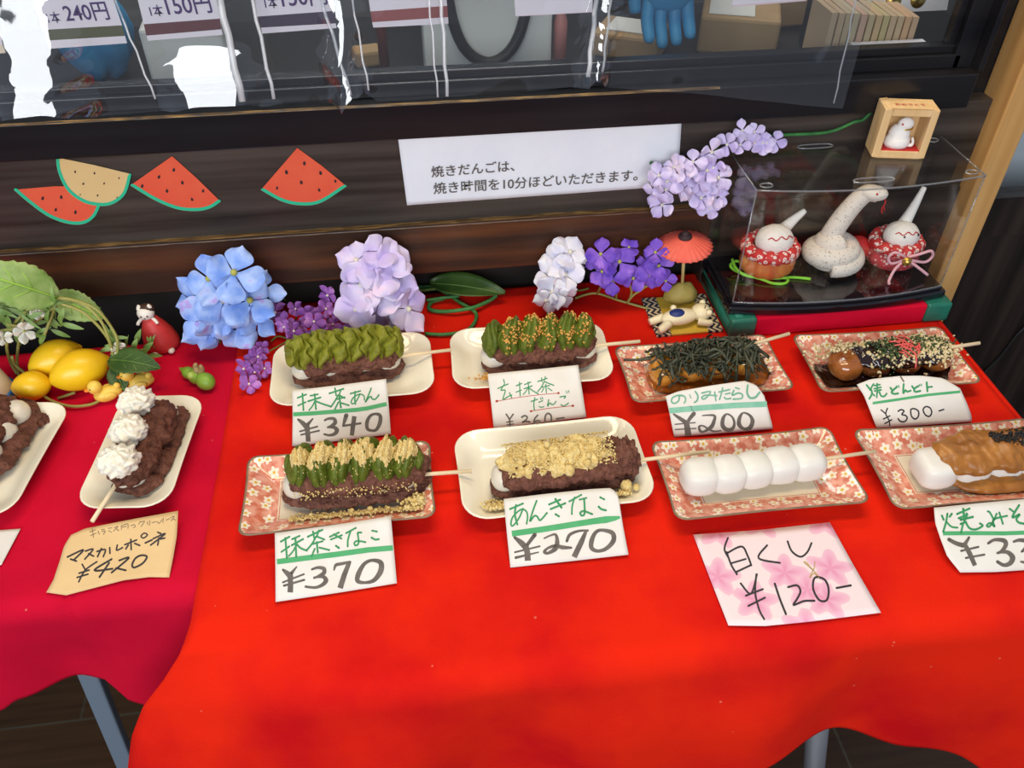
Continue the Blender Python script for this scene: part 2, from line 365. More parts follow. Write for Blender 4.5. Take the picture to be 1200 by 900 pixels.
M['kraft_box'] = mat('kraft_box', (.34, .22, .11), .8, (.40, .27, .14), 20)
M['white_plastic'] = mat('white_plastic', (.75, .75, .74), .4)
M['counter'] = mat('counter_taupe', (.16, .14, .11), .5, (.20, .17, .135), 8)
M['black_plastic'] = mat('black_plastic', (.012, .012, .013), .45)
M['umber'] = mat('umber_tray', (.12, .03, .02), .4)
M['card_white'] = mat('card_white', (.80, .76, .80), .5)
M['card_olive'] = mat('card_olive', (.095, .10, .045), .5); M['card_plum'] = mat('card_plum', (.125, .04, .045), .5)
M['card_navy'] = mat('card_navy', (.055, .04, .07), .5); M['card_rose'] = mat('card_rose', (.29, .085, .08), .5)
M['card_pink'] = mat('card_pink', (.76, .60, .64), .5)
M['scrap'] = mat('scrap', (.20, .16, .11), .4, (.36, .30, .24), 200)
M['street'] = mat('street', (.45, .45, .45), .9, (.38, .38, .38), 3)
def spotted(name, base, spot, scale, size, extra=None):
    m, nt, b = new_mat(name); L = nt.links.new; b.inputs['Roughness'].default_value = .6
    tc = node(nt, 'ShaderNodeTexCoord'); v = node(nt, 'ShaderNodeTexVoronoi'); v.inputs['Scale'].default_value = scale; L(tc.outputs['Object'], v.inputs['Vector'])
    lt = node(nt, 'ShaderNodeMath', operation='LESS_THAN'); L(v.outputs['Distance'], lt.inputs[0]); lt.inputs[1].default_value = size
    f = lt
    if extra:
        gt = node(nt, 'ShaderNodeMath', operation='GREATER_THAN'); L(v.outputs['Distance'], gt.inputs[0]); gt.inputs[1].default_value = extra
        f = node(nt, 'ShaderNodeMath', operation='MULTIPLY'); L(lt.outputs[0], f.inputs[0]); L(gt.outputs[0], f.inputs[1])
    mx = node(nt, 'ShaderNodeMix', data_type='RGBA'); L(f.outputs[0], mx.inputs[0]); mx.inputs[6].default_value = (*base, 1); mx.inputs[7].default_value = (*spot, 1)
    L(mx.outputs[2], b.inputs['Base Color']); return m
M['red_dapple'] = spotted('red_dapple_print', (.58, .03, .03), (.84, .68, .60), 190, .42, .16)
M['rose_print'] = spotted('rose_flower_print', (.50, .05, .06), (.76, .48, .42), 170, .30)
M['speckled'] = spotted('speckled_glaze', (.78, .71, .62), (.22, .17, .14), 330, .20)
def pink_stationery():
    m, nt, b = new_mat('pink_blossom_paper'); L = nt.links.new; b.inputs['Roughness'].default_value = .75
    tc = node(nt, 'ShaderNodeTexCoord')
    sc = node(nt, 'ShaderNodeMapping'); sc.inputs['Scale'].default_value = (24, 24, 24); L(tc.outputs['Object'], sc.inputs[0])
    v = node(nt, 'ShaderNodeTexVoronoi', voronoi_dimensions='2D'); v.inputs['Scale'].default_value = 1; v.inputs['Randomness'].default_value = .8; L(sc.outputs[0], v.inputs['Vector'])
    d = node(nt, 'ShaderNodeVectorMath', operation='SUBTRACT'); L(sc.outputs[0], d.inputs[0]); L(v.outputs['Position'], d.inputs[1])
    s = node(nt, 'ShaderNodeSeparateXYZ'); L(d.outputs[0], s.inputs[0])
    at = node(nt, 'ShaderNodeMath', operation='ARCTAN2'); L(s.outputs[1], at.inputs[0]); L(s.outputs[0], at.inputs[1])
    a5 = node(nt, 'ShaderNodeMath', operation='MULTIPLY'); L(at.outputs[0], a5.inputs[0]); a5.inputs[1].default_value = 5
    cs = node(nt, 'ShaderNodeMath', operation='COSINE'); L(a5.outputs[0], cs.inputs[0])
    rr = node(nt, 'ShaderNodeMath', operation='MULTIPLY_ADD'); L(cs.outputs[0], rr.inputs[0]); rr.inputs[1].default_value = .10; rr.inputs[2].default_value = .40
    q = node(nt, 'ShaderNodeMath', operation='SUBTRACT'); L(rr.outputs[0], q.inputs[0]); L(v.outputs['Distance'], q.inputs[1])
    cr = node(nt, 'ShaderNodeValToRGB'); e = cr.color_ramp.elements; e[0].position = 0; e[0].color = (.82, .68, .68, 1); e[1].position = .36; e[1].color = (.74, .30, .44, 1)
    k = e.new(.02); k.color = (.80, .50, .58, 1); k = e.new(.14); k.color = (.78, .42, .54, 1); L(q.outputs[0], cr.inputs[0])
    L(cr.outputs[0], b.inputs['Base Color']); return m
M['blossom_paper'] = pink_stationery()
def zigzag():
    m, nt, b = new_mat('zigzag_border'); L = nt.links.new; b.inputs['Roughness'].default_value = .7
    tc = node(nt, 'ShaderNodeTexCoord'); w_ = node(nt, 'ShaderNodeTexWave'); w_.wave_profile = 'TRI'; w_.bands_direction = 'DIAGONAL'; w_.inputs['Scale'].default_value = 85; w_.inputs['Distortion'].default_value = 0
    s = node(nt, 'ShaderNodeSeparateXYZ'); L(tc.outputs['Object'], s.inputs[0])
    pp = node(nt, 'ShaderNodeMath', operation='PINGPONG'); L(s.outputs[1], pp.inputs[0]); pp.inputs[1].default_value = .006
    c = node(nt, 'ShaderNodeCombineXYZ'); L(s.outputs[0], c.inputs[0]); L(pp.outputs[0], c.inputs[1]); L(c.outputs[0], w_.inputs['Vector'])
    r = node(nt, 'ShaderNodeValToRGB'); r.color_ramp.interpolation = 'CONSTANT'; r.color_ramp.elements[1].position = .52; r.color_ramp.elements[0].color = (.012, .014, .04, 1); r.color_ramp.elements[1].color = (.62, .50, .30, 1)
    L(w_.outputs['Fac'], r.inputs[0]); L(r.outputs[0], b.inputs['Base Color']); return m
M['zigzag'] = zigzag()
# ================================================================== the setting
def floor_mat():
    m, nt, b = new_mat('floor_tiles'); L = nt.links.new; b.inputs['Roughness'].default_value = .45
    tc = node(nt, 'ShaderNodeTexCoord'); br = node(nt, 'ShaderNodeTexBrick'); br.inputs['Scale'].default_value = 1; br.inputs['Brick Width'].default_value = .60; br.inputs['Row Height'].default_value = .15; br.inputs['Mortar Size'].default_value = .0022
    br.inputs['Color1'].default_value = (.060, .028, .012, 1); br.inputs['Color2'].default_value = (.105, .050, .020, 1); br.inputs['Mortar'].default_value = (.10, .08, .05, 1)
    L(tc.outputs['Object'], br.inputs['Vector'])
    n = node(nt, 'ShaderNodeTexNoise'); n.inputs['Scale'].default_value = 3; mp = node(nt, 'ShaderNodeMapping'); mp.inputs['Scale'].default_value = (2, 30, 1); L(tc.outputs['Object'], mp.inputs[0]); L(mp.outputs[0], n.inputs['Vector'])
    mx = node(nt, 'ShaderNodeMix', data_type='RGBA', blend_type='MULTIPLY'); mx.inputs[0].default_value = .7; L(br.outputs[0], mx.inputs[6]); L(n.outputs['Fac'], mx.inputs[7]); L(mx.outputs[2], b.inputs['Base Color'])
    return m
struct('floor', boxm((-2.5, -2.2, -.76), (2.5, 2.4, -.72)), floor_mat(), smooth=False)
struct('floor_street', boxm((-8, -9, -.80), (8, -2.2, -.76)), M['street'], smooth=False)
struct('wall_back', boxm((-1.3, .862, -.72), (.66, .875, .112)), M['void'], smooth=False)
XB = ony(836, 245, .815).x
# lower beam with its worn top arris
struct('trim_1', boxm((-1.2, .815, .047), (XB, .862, .1085)), M['brown_beam'], smooth=False, bevel=.0012)
bm = BM(); grid(bm, lambda u, v: Vector((-1.2+(1.2+XB)*u, .8146+.012*v, .1088 + .0006*noise.noise(Vector((u*90, v*3, 0))) - (.0016 if v == 0 else 0))), 240, 4)
struct('trim_2', bm, M['worn_edge'])
# wide upper board
struct('trim_3', boxm((-1.2, .825, .1086), (.645, .862, .2135)), M['dark_board'], smooth=False)
struct('wall_right', boxm((XB+.001, .822, -.72), (.645, .861, .1086)), M['dark_board'], smooth=False)
# black sill beam and its worn top arris
SILLZ = .2505
struct('trim_4', boxm((-1.2, .808, .2135), (.600, .862, SILLZ)), M['black_wood'], smooth=False, bevel=.0015)
bm = BM(); grid(bm, lambda u, v: Vector((-1.2+1.52*u, .8076+.0035*v, SILLZ+.0002 + .0004*noise.noise(Vector((u*120, v*3, 5))) - (.0014 if v == 0 else 0))), 260, 3)
struct('trim_5', bm, M['worn_edge'])
wf = BM()
box(wf, (-1.2, .826, SILLZ), (.585, .850, SILLZ+.014)); box(wf, (-1.2, .832, SILLZ+.014), (.578, .846, SILLZ+.022))
box(wf, (.578, .826, SILLZ), (.600, .850, 1.0)); box(wf, (.570, .833, SILLZ), (.578, .845, 1.0)); box(wf, (.600, .812, SILLZ), (.606, .862, 1.0))
struct('window_1', wf, M['black_wood'], smooth=False, bevel=.001)
wg = obj('pane', boxm((-1.2, .8385, SILLZ+.004), (.576, .8405, 1.0)), M['glass'], None, smooth=False)
wg.parent = bpy.data.objects['window_1']
struct('wall_right_board', boxm((.606, .845, .2135), (.70, .862, 1.0)), M['black_wood'], smooth=False)
# pale post right of the window, and the sliding door beyond it
pb = BM(); box(pb, (.640, .800, -.72), (.673, .845, 1.05))
struct('trim_6', pb, M['pale_wood'], smooth=False, bevel=.002)
pb = BM(); box(pb, (.6735, .822, -.72), (.690, .862, 1.05))
struct('trim_7', pb, M['pale_wood'], smooth=False, bevel=.0015)
db = BM(); box(db, (.690, .850, -.72), (1.3, .870, .02)); box(db, (.690, .846, .02), (1.3, .872, .075)); box(db, (.690, .850, .075), (.705, .870, 1.05))
struct('door_1', db, wood('door_wood', (.010, .007, .006), (.032, .022, .017), axis=2, rough=.4, streak=40), smooth=False)
dp = obj('door_pane', boxm((.705, .858, .075), (1.3, .862, 1.05)), M['glass'], None, smooth=False); dp.parent = bpy.data.objects['door_1']
struct('wall_far', boxm((-1.6, 2.2, -.72), (2.2, 2.25, 1.9)), mat('far_wall', (.10, .10, .10), .8, (.14, .13, .12), 3), smooth=False)
tag(obj('door_backing', boxm((.72, 1.0, -.2), (1.3, 1.01, .9)), mat('pale_backing', (.62, .66, .72), .8), None, smooth=False), 'added pale sheet whitening the door glass right of the pale post', 'backing')  # added pale sheet gives the door glass its bright white look

# ------------------------------------------------------------------ tables and cloths
t = thing('folding_table', 'long folding table with steel tube legs under the bright red cloth', 'table', (.19, .6, -.72))
def loc(p, o): return Vector(p) - o.location
obj('tabletop', boxm(loc((-.085, .405, -.035), t), loc((.578, .838, -.0045), t)), M['white_plastic'], t, smooth=False, bevel=.004)
def legline(a, b): 
    d = b-a; return a + d*((-.72-a.z)/d.z)
for (p, q, r) in (((958.5, 846), (954, 900), .0112), ((747, 890), (744, 925), .009)):
    a, b = ony(*p, .372), ony(*q, .372); top = a + (a-b)*((-.035-a.z)/(a-b).z); bot = legline(a, b)
    m_ = BM(); tube(m_, [loc(top, t), loc(bot, t)], r, 16); obj('leg', m_, M['steel'], t)
for x in (.02, .5):
    m_ = BM(); tube(m_, [loc((x, .80, -.035), t), loc((x, .80, -.72), t)], .011, 16); obj('leg', m_, M['steel'], t)
t = thing('folding_table', 'lower side table with a flat grey leg under the daylight-tinted crimson cloth', 'table', (-.55, .62, -.72))
obj('tabletop', boxm(loc((-.9, .478, -.037), t), loc((-.240, .785, -.0075), t)), M['white_plastic'], t, smooth=False, bevel=.004)
a, b = ony(113, 808, .475), ony(150.5, 900, .475); top = a + (a-b)*((-.037-a.z)/(a-b).z); bot = legline(a, b)
def flatbar(a, b, w, d):
    m_ = BM(); v = []
    for p in (a, b):
        for s in ((-1, -1), (1, -1), (1, 1), (-1, 1)): v.append(m_.verts.new(p+Vector((s[0]*w/2, s[1]*d/2, 0))))
    for f in ((0,1,2,3), (7,6,5,4), (0,4,5,1), (1,5,6,2), (2,6,7,3), (3,7,4,0)): m_.faces.new([v[i] for i in f])
    return m_
obj('leg', flatbar(loc(top, t), loc(bot, t), .0185, .012), M['grey_leg'], t, smooth=False, bevel=.002)
obj('leg', flatbar(loc((-.8, .5, -.037), t), loc((-.84, .5, -.72), t), .0185, .012), M['grey_leg'], t, smooth=False, bevel=.002)
def sstep(x): x = max(0, min(1, x)); return x*x*(3-2*x)
def lerp_tab(x, tab):
    for (a, va), (b, vb) in zip(tab, tab[1:]):
        if x <= b: 
            k = sstep((x-a)/(b-a)) if x > a else 0
            return va+(vb-va)*k
    return tab[-1][1]
RYE, RR = .352, .022          # front edge of the right table, cloth bend radius
HEM = [(-.3, -.30), (.02, -.285), (.165, -.198), (.255, -.166), (.33, -.157), (.42, -.185), (.60, -.300), (.7, -.31)]
EDGE3 = [(.34, -.204, .503, 0), (.396, -.205, .447, 0), (.428, -.206, .417, -.003), (.455, -.213, .396, -.012), (.485, -.231, .387, -.035), (.515, -.252, .382, -.060), (.55, -.268, .380, -.090), (.59, -.281, .380, -.130), (.625, -.289, .380, -.165), (.76, -.300, .378, -.300)]
def right_cloth_edge(s):
    for a, b in zip(EDGE3, EDGE3[1:]):
        if s <= b[0]:
            k = (s-a[0])/(b[0]-a[0]); return [a[i]+(b[i]-a[i])*k for i in (1, 2, 3)]
    return list(EDGE3[-1][1:])
def BASE0(s):
    top = .843-RYE; arc = RR*PI/2
    if s < top: return (-.204, .843-s, 0)
    if s < top+arc: a = (s-top)/RR; return (-.204, RYE-RR*math.sin(a), -RR+RR*math.cos(a))
    return (-.204, RYE-RR, -RR-(s-top-arc))
def right_cloth(u, v):
    # v: 0 back edge, then along the top, round the front edge and down to the hem
    x = -.204 + (.592+.204)*u
    top = .843-(RYE); hem = -lerp_tab(x, HEM); arc = RR*PI/2; tot = top+arc+hem-RR
    s = v**.8*tot if False else v*tot
    ye = RYE + .006*math.sin(u*5)
    if s < top: y = .843-s; z = 0.
    elif s < top+arc: a = (s-top)/RR; y = RYE-RR*math.sin(a); z = -RR+RR*math.cos(a)
    else: k = s-top-arc; y = RYE-RR; z = -RR-k
    hang = sstep(-z/.10)
    y += hang*(.012*math.sin(x*19+.8)+.006*math.sin(x*41)) - .012*hang
    # the corner beyond the side table sags and flares out
    if s > .34:
        b0 = right_cloth_edge(s); base0 = BASE0(s); k = math.exp(-((x+.204)/.075)**1.5) if x > -.204 else 1
        x += (b0[0]-base0[0])*k; y += (b0[1]-base0[1])*k; z += (b0[2]-base0[2])*k
    zz = .0006*noise.noise(Vector((x*30, y*30, 1))) + (.0012*noise.noise(Vector((x*9, y*9, 4))) if z > -.01 else 0)
    return Vector((x, y, z - .0012 + min(zz, .0006)))
bm = BM(); grid(bm, right_cloth, 110, 150)
# right hand edge turned down over the table end
grid(bm, lambda u, v: Vector((.592+.010*math.sin(v*PI/2), .843-(.843-RYE)*u, -.0012-.0008*0-.012*(1-math.cos(v*PI/2)) - (.06*max(0, v-.5)))), 40, 8)
tag(obj('tablecloth', bm, M['red_felt'], None, solid=.0016), 'bright red felt cloth draped over the long table under most of the plates', 'tablecloth')
LHEM = [(-.95, -.16), (-.46, -.150), (-.415, -.137), (-.385, -.116), (-.34, -.111), (-.318, -.120), (-.302, -.158), (-.28, -.165), (-.19, -.165)]
def left_cloth(u, v):
    x = -.9 + (.9-.2045+.006)*u; R_ = .018; ye = .462; top = .79-ye; arc = R_*PI/2; hem = -lerp_tab(x, LHEM); tot = top+arc+hem-R_
    s = v*tot
    if s < top: y = .79-s; z = 0.
    elif s < top+arc: a = (s-top)/R_; y = ye-R_*math.sin(a); z = -R_+R_*math.cos(a)
    else: y = ye-R_; z = -R_-(s-top-arc)
    hang = sstep(-z/.08); y += hang*(.006*math.sin(x*37+1)+.003*math.sin(x*70))
    d = sstep((x+.225)/.03); z -= .004*d + hang*0
    y += .004*d*hang
    return Vector((x, y, z-.0042+.0005*noise.noise(Vector((x*30, y*30, 1)))))
bm = BM(); grid(bm, left_cloth, 120, 110)
tag(obj('tablecloth', bm, M['daylight_crimson_felt'], None, solid=.0016), 'daylight-tinted crimson felt cloth on the side table under the lemons and cream-topped dango', 'tablecloth')

# ------------------------------------------------------------------ behind the window
tag(obj('counter', boxm((-1.2, .8625, .215), (.575, .935, .238)), M['counter'], None, smooth=False, bevel=.002), 'taupe serving counter just behind the window glass', 'counter')
t = thing('work_table', 'dark work table further inside behind the counter', 'table', (0, 1.25, -.72))
obj('tabletop', boxm((-1.2, -.29, .87), (.66, -.005, .91)), M['black_plastic'], t, smooth=False)
for x in (-1.1, .6): obj('leg', boxm((x-.02, -.20, 0), (x+.02, -.16, .87)), M['black_plastic'], t, smooth=False)
WT = .1905
def on_work(x, y): return onz(x, y, WT)
def inside_box(name, label, cat, pc, size, m, rz=0, group=None):
    p = on_work(*pc); o = obj(name, boxm((-size[0]/2, -size[1]/2, 0), (size[0]/2, size[1]/2, size[2])), m, None, smooth=False, bevel=.004)
    o.location = (p.x, p.y, WT+.0005); o.rotation_euler.z = rz; return tag(o, label, cat, group)
p = inside_box('parcel', 'brown kraft parcel under a pale paper, nearest the blue glove', 'parcel', (738, 60), (.085, .070, .030), M['kraft_box'], -.5, 'kraft parcels behind the glass')
lb = obj('slip', boxm((-.028, -.022, .0305), (.028, .026, .0315)), M['white_plastic'], p, smooth=False)
p = inside_box('parcel', 'large brown kraft parcel with a pale slip, right of the blue glove', 'parcel', (862, 54), (.098, .075, .046), M['kraft_box'], -.35, 'kraft parcels behind the glass')
lb = obj('slip', boxm((-.040, -.028, .0465), (.016, .030, .0475)), M['white_plastic'], p, smooth=False)
inside_box('umber_tray', 'reddish brown tray in front of the small kraft parcel', 'tray', (712, 90), (.08, .05, .015), M['umber'], 0)
inside_box('black_canister', 'black upright box behind the right end of the vinyl sheet', 'box', (965, 58), (.05, .05, .12), M['black_plastic'], .1)
inside_box('kraft_carton', 'brown carton far behind the large kraft parcel', 'carton', (905, 25), (.10, .06, .07), M['kraft_box'], .1)
inside_box('bright_patch_box', 'white box added for the bright patch on the vinyl below the second price card', 'tub', (232, 96), (.088, .07, .075), M['white_plastic'], .05)  # white box added to stand for a bright patch on the vinyl
p = inside_box('shopping_bag', 'white bag behind the glass with a black loop handle', 'bag', (570, 84), (.15, .06, .10), M['white_plastic'], 0)
m_ = BM(); tube(m_, [(-.045, -.034, .19), (-.045, -.036, .10), (-.03, -.037, .045), (0, -.038, .025), (.03, -.037, .045), (.045, -.036, .10), (.045, -.034, .19)], .0065, 10, sm=5); obj('handle', m_, M['black_plastic'], p)
inside_box('wood_block', 'small brown block on the table inside, below the third price card', 'block', (432, 75), (.035, .03, .02), M['kraft_box'], .2)
m_ = BM(); p = on_work(453, 98); lathe(m_, [(0, 0), (.006, 0), (.006, .075), (.004, .085), (0, .086)], 12); o = obj('red_bottle', m_, M['umber'], None); o.location = (p.x, p.y, WT); tag(o, 'thin reddish brown bottle standing beside the small brown block', 'bottle')
m_ = BM(); p = on_work(655, 84); lathe(m_, [(0, 0), (.008, 0), (.008, .06), (.005, .07), (.005, .085), (0, .086)], 14); o = obj('pink_bottle', m_, mat('pink_plastic', (.55, .22, .20), .4), None); o.location = (p.x, p.y, WT); tag(o, 'pink bottle standing between the white bag and the parcels', 'bottle')
# stack of folded kraft bags by the right end of the window
for k in range(12):
    h = .060-.0008*k; o = obj('paper_bag', boxm((0, 0, 0), (.0065, .05, h)), mat('bag_kraft_%d' % k, (.42+.10*random.random(), .31+.06*random.random(), .16+.06*random.random()), .8), None, smooth=False)
    o.location = (.452+.0085*k, .868+.002*random.random(), .2383); o.rotation_euler.z = .03*random.uniform(-1, 1); tag(o, 'upright folded kraft paper bag in the row behind the right end of the glass', 'paper bag', 'kraft bags filed behind the glass')
o = obj('paper_bundle', boxm((0, 0, 0), (.082, .008, .03)), M['card_white'], None, smooth=False); o.location = (.482, .8535, .2383-.0); 
o.location = (.478, .857, .238); tag(o, 'pale paper bundle lying in front of the filed kraft bags', 'paper bundle')
a = onz(1068, 8, .235)
o = obj('sticker_sheet', boxm((-.05, 0, 0), (.05, .001, .08)), M['card_white'], None, smooth=False); o.location = ony(1062, 14, .955); o.rotation_euler.x = -.25
tag(o, 'white sheet with gold round stickers propped behind the kraft bags', 'sheet')
for x in (-.018, .012):
    m_ = BM(); lathe(m_, [(0, 0), (.0095, 0), (.0095, .0004), (0, .0004)], 24, (x, -.0002, .013), Matrix.Rotation(PI/2, 3, 'X')); obj('sticker', m_, M['gold'], o)
# worker with blue gloves
def glove(bm, wrist, tip, spread, curl):
    d = (tip-wrist).normalized(); side = d.cross(Vector((0, -1, 0))).normalized(); nrm = side.cross(d)
    Lh = (tip-wrist).length
    palm = wrist + d*Lh*.42
    ell(bm, palm, (.031, .017, Lh*.38), Matrix((side, nrm, d)).transposed(), 20, 12, e=.8)
    for i, (o_, l_) in enumerate(((-.0215, .8), (-.0075, .95), (.0075, 1.0), (.0215, .86))):
        b0 = palm + d*Lh*.2 + side*o_; b1 = b0 + d*Lh*.30*l_ + nrm*curl*.4 + side*o_*.1; b2 = b1 + d*Lh*.2*l_ + nrm*curl
        tube(bm, [b0, b1, b2, b2+d*.004], lambda t: .0082*(1-.25*t) if t < .95 else .0035, 10, sm=4)
    tube(bm, [palm+side*.024-d*.02, palm+side*.038+d*.006, palm+side*.037+d*.032], lambda t: .0095*(1-.3*t), 10, sm=4)
    tube(bm, [wrist-d*.06, wrist, palm], lambda t: .028+.006*t, 16, sm=3)
pt = thing('person', 'worker in dark clothes behind the window wearing blue gloves', 'person', (.25, 1.36, -.72))
def pl(v): return Vector(v)-pt.location
bm = BM(); prof = [(.0, 0), (.15, 0), (.16, .5), (.165, .9), (.15, 1.05), (.17, 1.25), (.19, 1.40), (.12, 1.48), (.055, 1.52), (.055, 1.58)]
lathe(bm, prof, 28, (0, .12, 0), Matrix(((1.15, 0, 0), (0, .62, 0), (0, 0, 1))))
ell(bm, (0, .11, 1.69), (.075, .095, .115))
gw = ony(788, -66, .984); gt = ony(780, 33, .972); gw2 = ony(600, -120, 1.14)
el1 = Vector((.22, .02, 1.12)); 
tube(bm, [(.19, .12, 1.38), pl((gw.x+.09, 1.28, .42)), pl(gw+Vector((.01, .04, .06)))], lambda t: .05-.014*t, 16, sm=6)
tube(bm, [(-.19, .12, 1.38), pl((.02, 1.36, .45)), pl((.06, 1.22, .40))], lambda t: .05-.014*t, 16, sm=6)
obj('body', bm, M['dark_cloth'], pt)
bm = BM(); glove(bm, pl(gw), pl(gt), 1, .012); obj('glove', bm, M['blue_glove'], pt)
bm = BM(); glove(bm, pl((.06, 1.20, .40)), pl((.08, 1.12, .36)), 1, .012); obj('glove', bm, M['blue_glove'], pt)
p = on_work(125, 90); bm = BM()
ell(bm, (0, 0, .055), (.042, .035, .055), None, 32, 24, f=lambda d: 1+.10*math.sin(5*math.atan2(d.y, d.x)+3*d.z)+.10*noise.noise(d*3))
tube(bm, [(.0, -.02, .10), (.02, -.03, .14), (.035, -.02, .11), (.03, -.01, .08)], .006, 8, sm=5)
o = obj('plastic_bag', bm, M['blue_glove'], None); o.location = (p.x, p.y, WT); tag(o, 'crumpled blue plastic bag behind the glass, below the first price card', 'bag')

# ------------------------------------------------------------------ writing
def text_mesh(body, width, font_squeeze=1.0):
    cu = bpy.data.curves.new('t', 'FONT'); cu.body = body; cu.offset = .012; o = bpy.data.objects.new('t', cu); COL.objects.link(o)
    bpy.context.view_layer.update()
    me = bpy.data.meshes.new_from_object(o.evaluated_get(bpy.context.evaluated_depsgraph_get()))
    bpy.data.objects.remove(o); bm = BM(); bm.from_mesh(me); bpy.data.meshes.remove(me)
    xs = [v.co.x for v in bm.verts]; x0, x1 = min(xs), max(xs); k = width/(x1-x0)
    for v in bm.verts: v.co = Vector(((v.co.x-x0)*k, v.co.y*k*font_squeeze, 0))
    return bm
def wall_text(body, pl_, pr_, Y, m, parent, squeeze=1.0):
    a, b = ony(*pl_, Y), ony(*pr_, Y); d = (b-a); up = Vector((-d.z, 0, d.x)).normalized(); ex = d.normalized()
    bm = text_mesh(body, d.length, squeeze); off = parent.location if parent else Vector()
    for v in bm.verts: v.co = a + ex*v.co.x + up*v.co.y - off
    return obj('lettering', bm, m, parent, smooth=False)
# paper sign on the board
t = thing('paper_sign', 'white paper notice with printed lines pinned on the dark board', 'sign', ony(477, 240, .8238))
c4 = [ony(466, 159, .8232), ony(799, 136.4, .8232), ony(794, 217.5, .8228), ony(477, 240.5, .8225)]
def sign_pt(u, v):
    p = (c4[0]*(1-u)+c4[1]*u)*(1-v) + (c4[3]*(1-u)+c4[2]*u)*v
    return p + Vector((0, -.0004*(.5+noise.noise(Vector((u*6, v*3, 2)))), 0)) - t.location
bm = BM(); grid(bm, sign_pt, 50, 16); obj('sheet', bm, M['sign_paper'], t, solid=.0002)
wall_text('焼きだんごは、', (505.5, 207), (603, 199.5), .8212, M['ink_grey'], t)
wall_text('焼き時間を10分ほどいただきます。', (508, 226.5), (747, 210.5), .8212, M['ink_grey'], t)
# watermelon cut-outs
def px3(pts, x0, y0, s): return [(x0+x/s, y0+y/s) for x, y in pts]
def melon(label, flesh, arc, seeds, m, Y):
    t = thing('watermelon_cutout', label, 'paper cutout', ony(*px3([arc[len(arc)//2]], 0, 0, 3)[0], Y), 0, 'paper watermelon slices on the board')
    def P(q, dy=0): return ony(*px3([q], 0, 0, 3)[0], Y-dy) - t.location
    A = [Vector((a[0], a[1], 0)) for a in arc]; A = smooth_pts(A, 6)
    bm = BM(); poly(bm, [P(q) for q in flesh] + [P((q.x, q.y)) for q in reversed(A)]); obj('flesh', bm, m, t, smooth=False, solid=.0003)
    bm = BM(); cx = sum(q.x for q in A)/len(A); cy = min(q[1] for q in flesh)
    inner = []
    for i, q in enumerate(A):
        d = A[min(i+1, len(A)-1)]-A[max(i-1, 0)]; n_ = Vector((d.y, -d.x, 0)).normalized()
        k = 11 if 0 < i < len(A)-1 else 7
        inner.append(q + n_*k)
    V = [(bm.verts.new(P((a.x, a.y), .0004)), bm.verts.new(P((b.x, b.y), .0004))) for a, b in zip(A, inner)]
    for (a, b), (c, d) in zip(V, V[1:]): bm.faces.new((a, b, d, c))
    obj('rind', bm, M['melon_green'], t, smooth=False)
    for (x, y, r) in seeds:
        bm = BM(); an = random.uniform(-.4, .4); pts = []
        for k in range(12):
            a = 2*PI*k/12; rx, ry = r*.8*math.cos(a)*(1-.45*max(0, -math.sin(a))), r*1.2*math.sin(a)
            pts.append(P((x+rx*math.cos(an)-ry*math.sin(an), y+rx*math.sin(an)+ry*math.cos(an)), .0005))
        poly(bm, pts); obj('seed', bm, M['seed'], t, smooth=False)
melon('red watermelon slice cutout at far left, tucked under the yellow slice', [(48, 667), (190, 655), (235, 655), (348, 722)][:3]+[(300, 690)], [(48, 667), (100, 712), (170, 762), (240, 787), (295, 787), (332, 763), (352, 724)], [(150, 697, 6), (215, 693, 6), (196, 737, 5.5), (265, 746, 6)], M['melon_red'], .8244)
melon('yellow-fleshed watermelon slice cutout overlapping the far left red slice', [(197, 553), (330, 580), (462, 612)], [(197, 553), (204, 605), (235, 668), (290, 710), (350, 724), (400, 716), (442, 680), (462, 612)], [(264, 604, 4), (332, 609, 4), (293, 646, 4), (366, 645, 3.5), (418, 626, 3), (343, 687, 3.5), (411, 694, 2.5), (282, 684, 2.5)], M['melon_yellow'], .8236)
melon('red watermelon slice cutout touching the right tip of the yellow slice', [(458, 652), (605, 549), (690, 625), (777, 710)], [(458, 652), (540, 702), (620, 735), (690, 742), (740, 732), (777, 708)], [(611, 597, 6), (559, 622, 6), (500, 654, 6), (641, 642, 6), (587, 671, 6), (714, 671, 5.5), (675, 701, 5.5)], M['melon_red'], .8240)
melon('red watermelon slice cutout standing apart, nearest the printed notice', [(917, 668), (980, 595), (1045, 520), (1130, 582), (1219, 655)], [(917, 668), (990, 708), (1060, 722), (1130, 712), (1219, 655)], [(1070, 574, 6.5), (1007, 605, 7), (1127, 608, 6.5), (1059, 641, 6.5), (974, 661, 5), (1122, 668, 5.5), (1179, 637, 5)], M['melon_red'], .8240)
bm = BM(); q = [ony(x, y, .8435) for x, y in ((1117, 147), (1128, 137), (1141, 142), (1136, 155))]; sc = thing('tape_scrap', 'torn scrap of clear tape on the black board beside the pale post', 'scrap', q[0])
poly(bm, [p-q[0] for p in q]); obj('scrap_sheet', bm, M['scrap'], sc, smooth=False, solid=.0004)

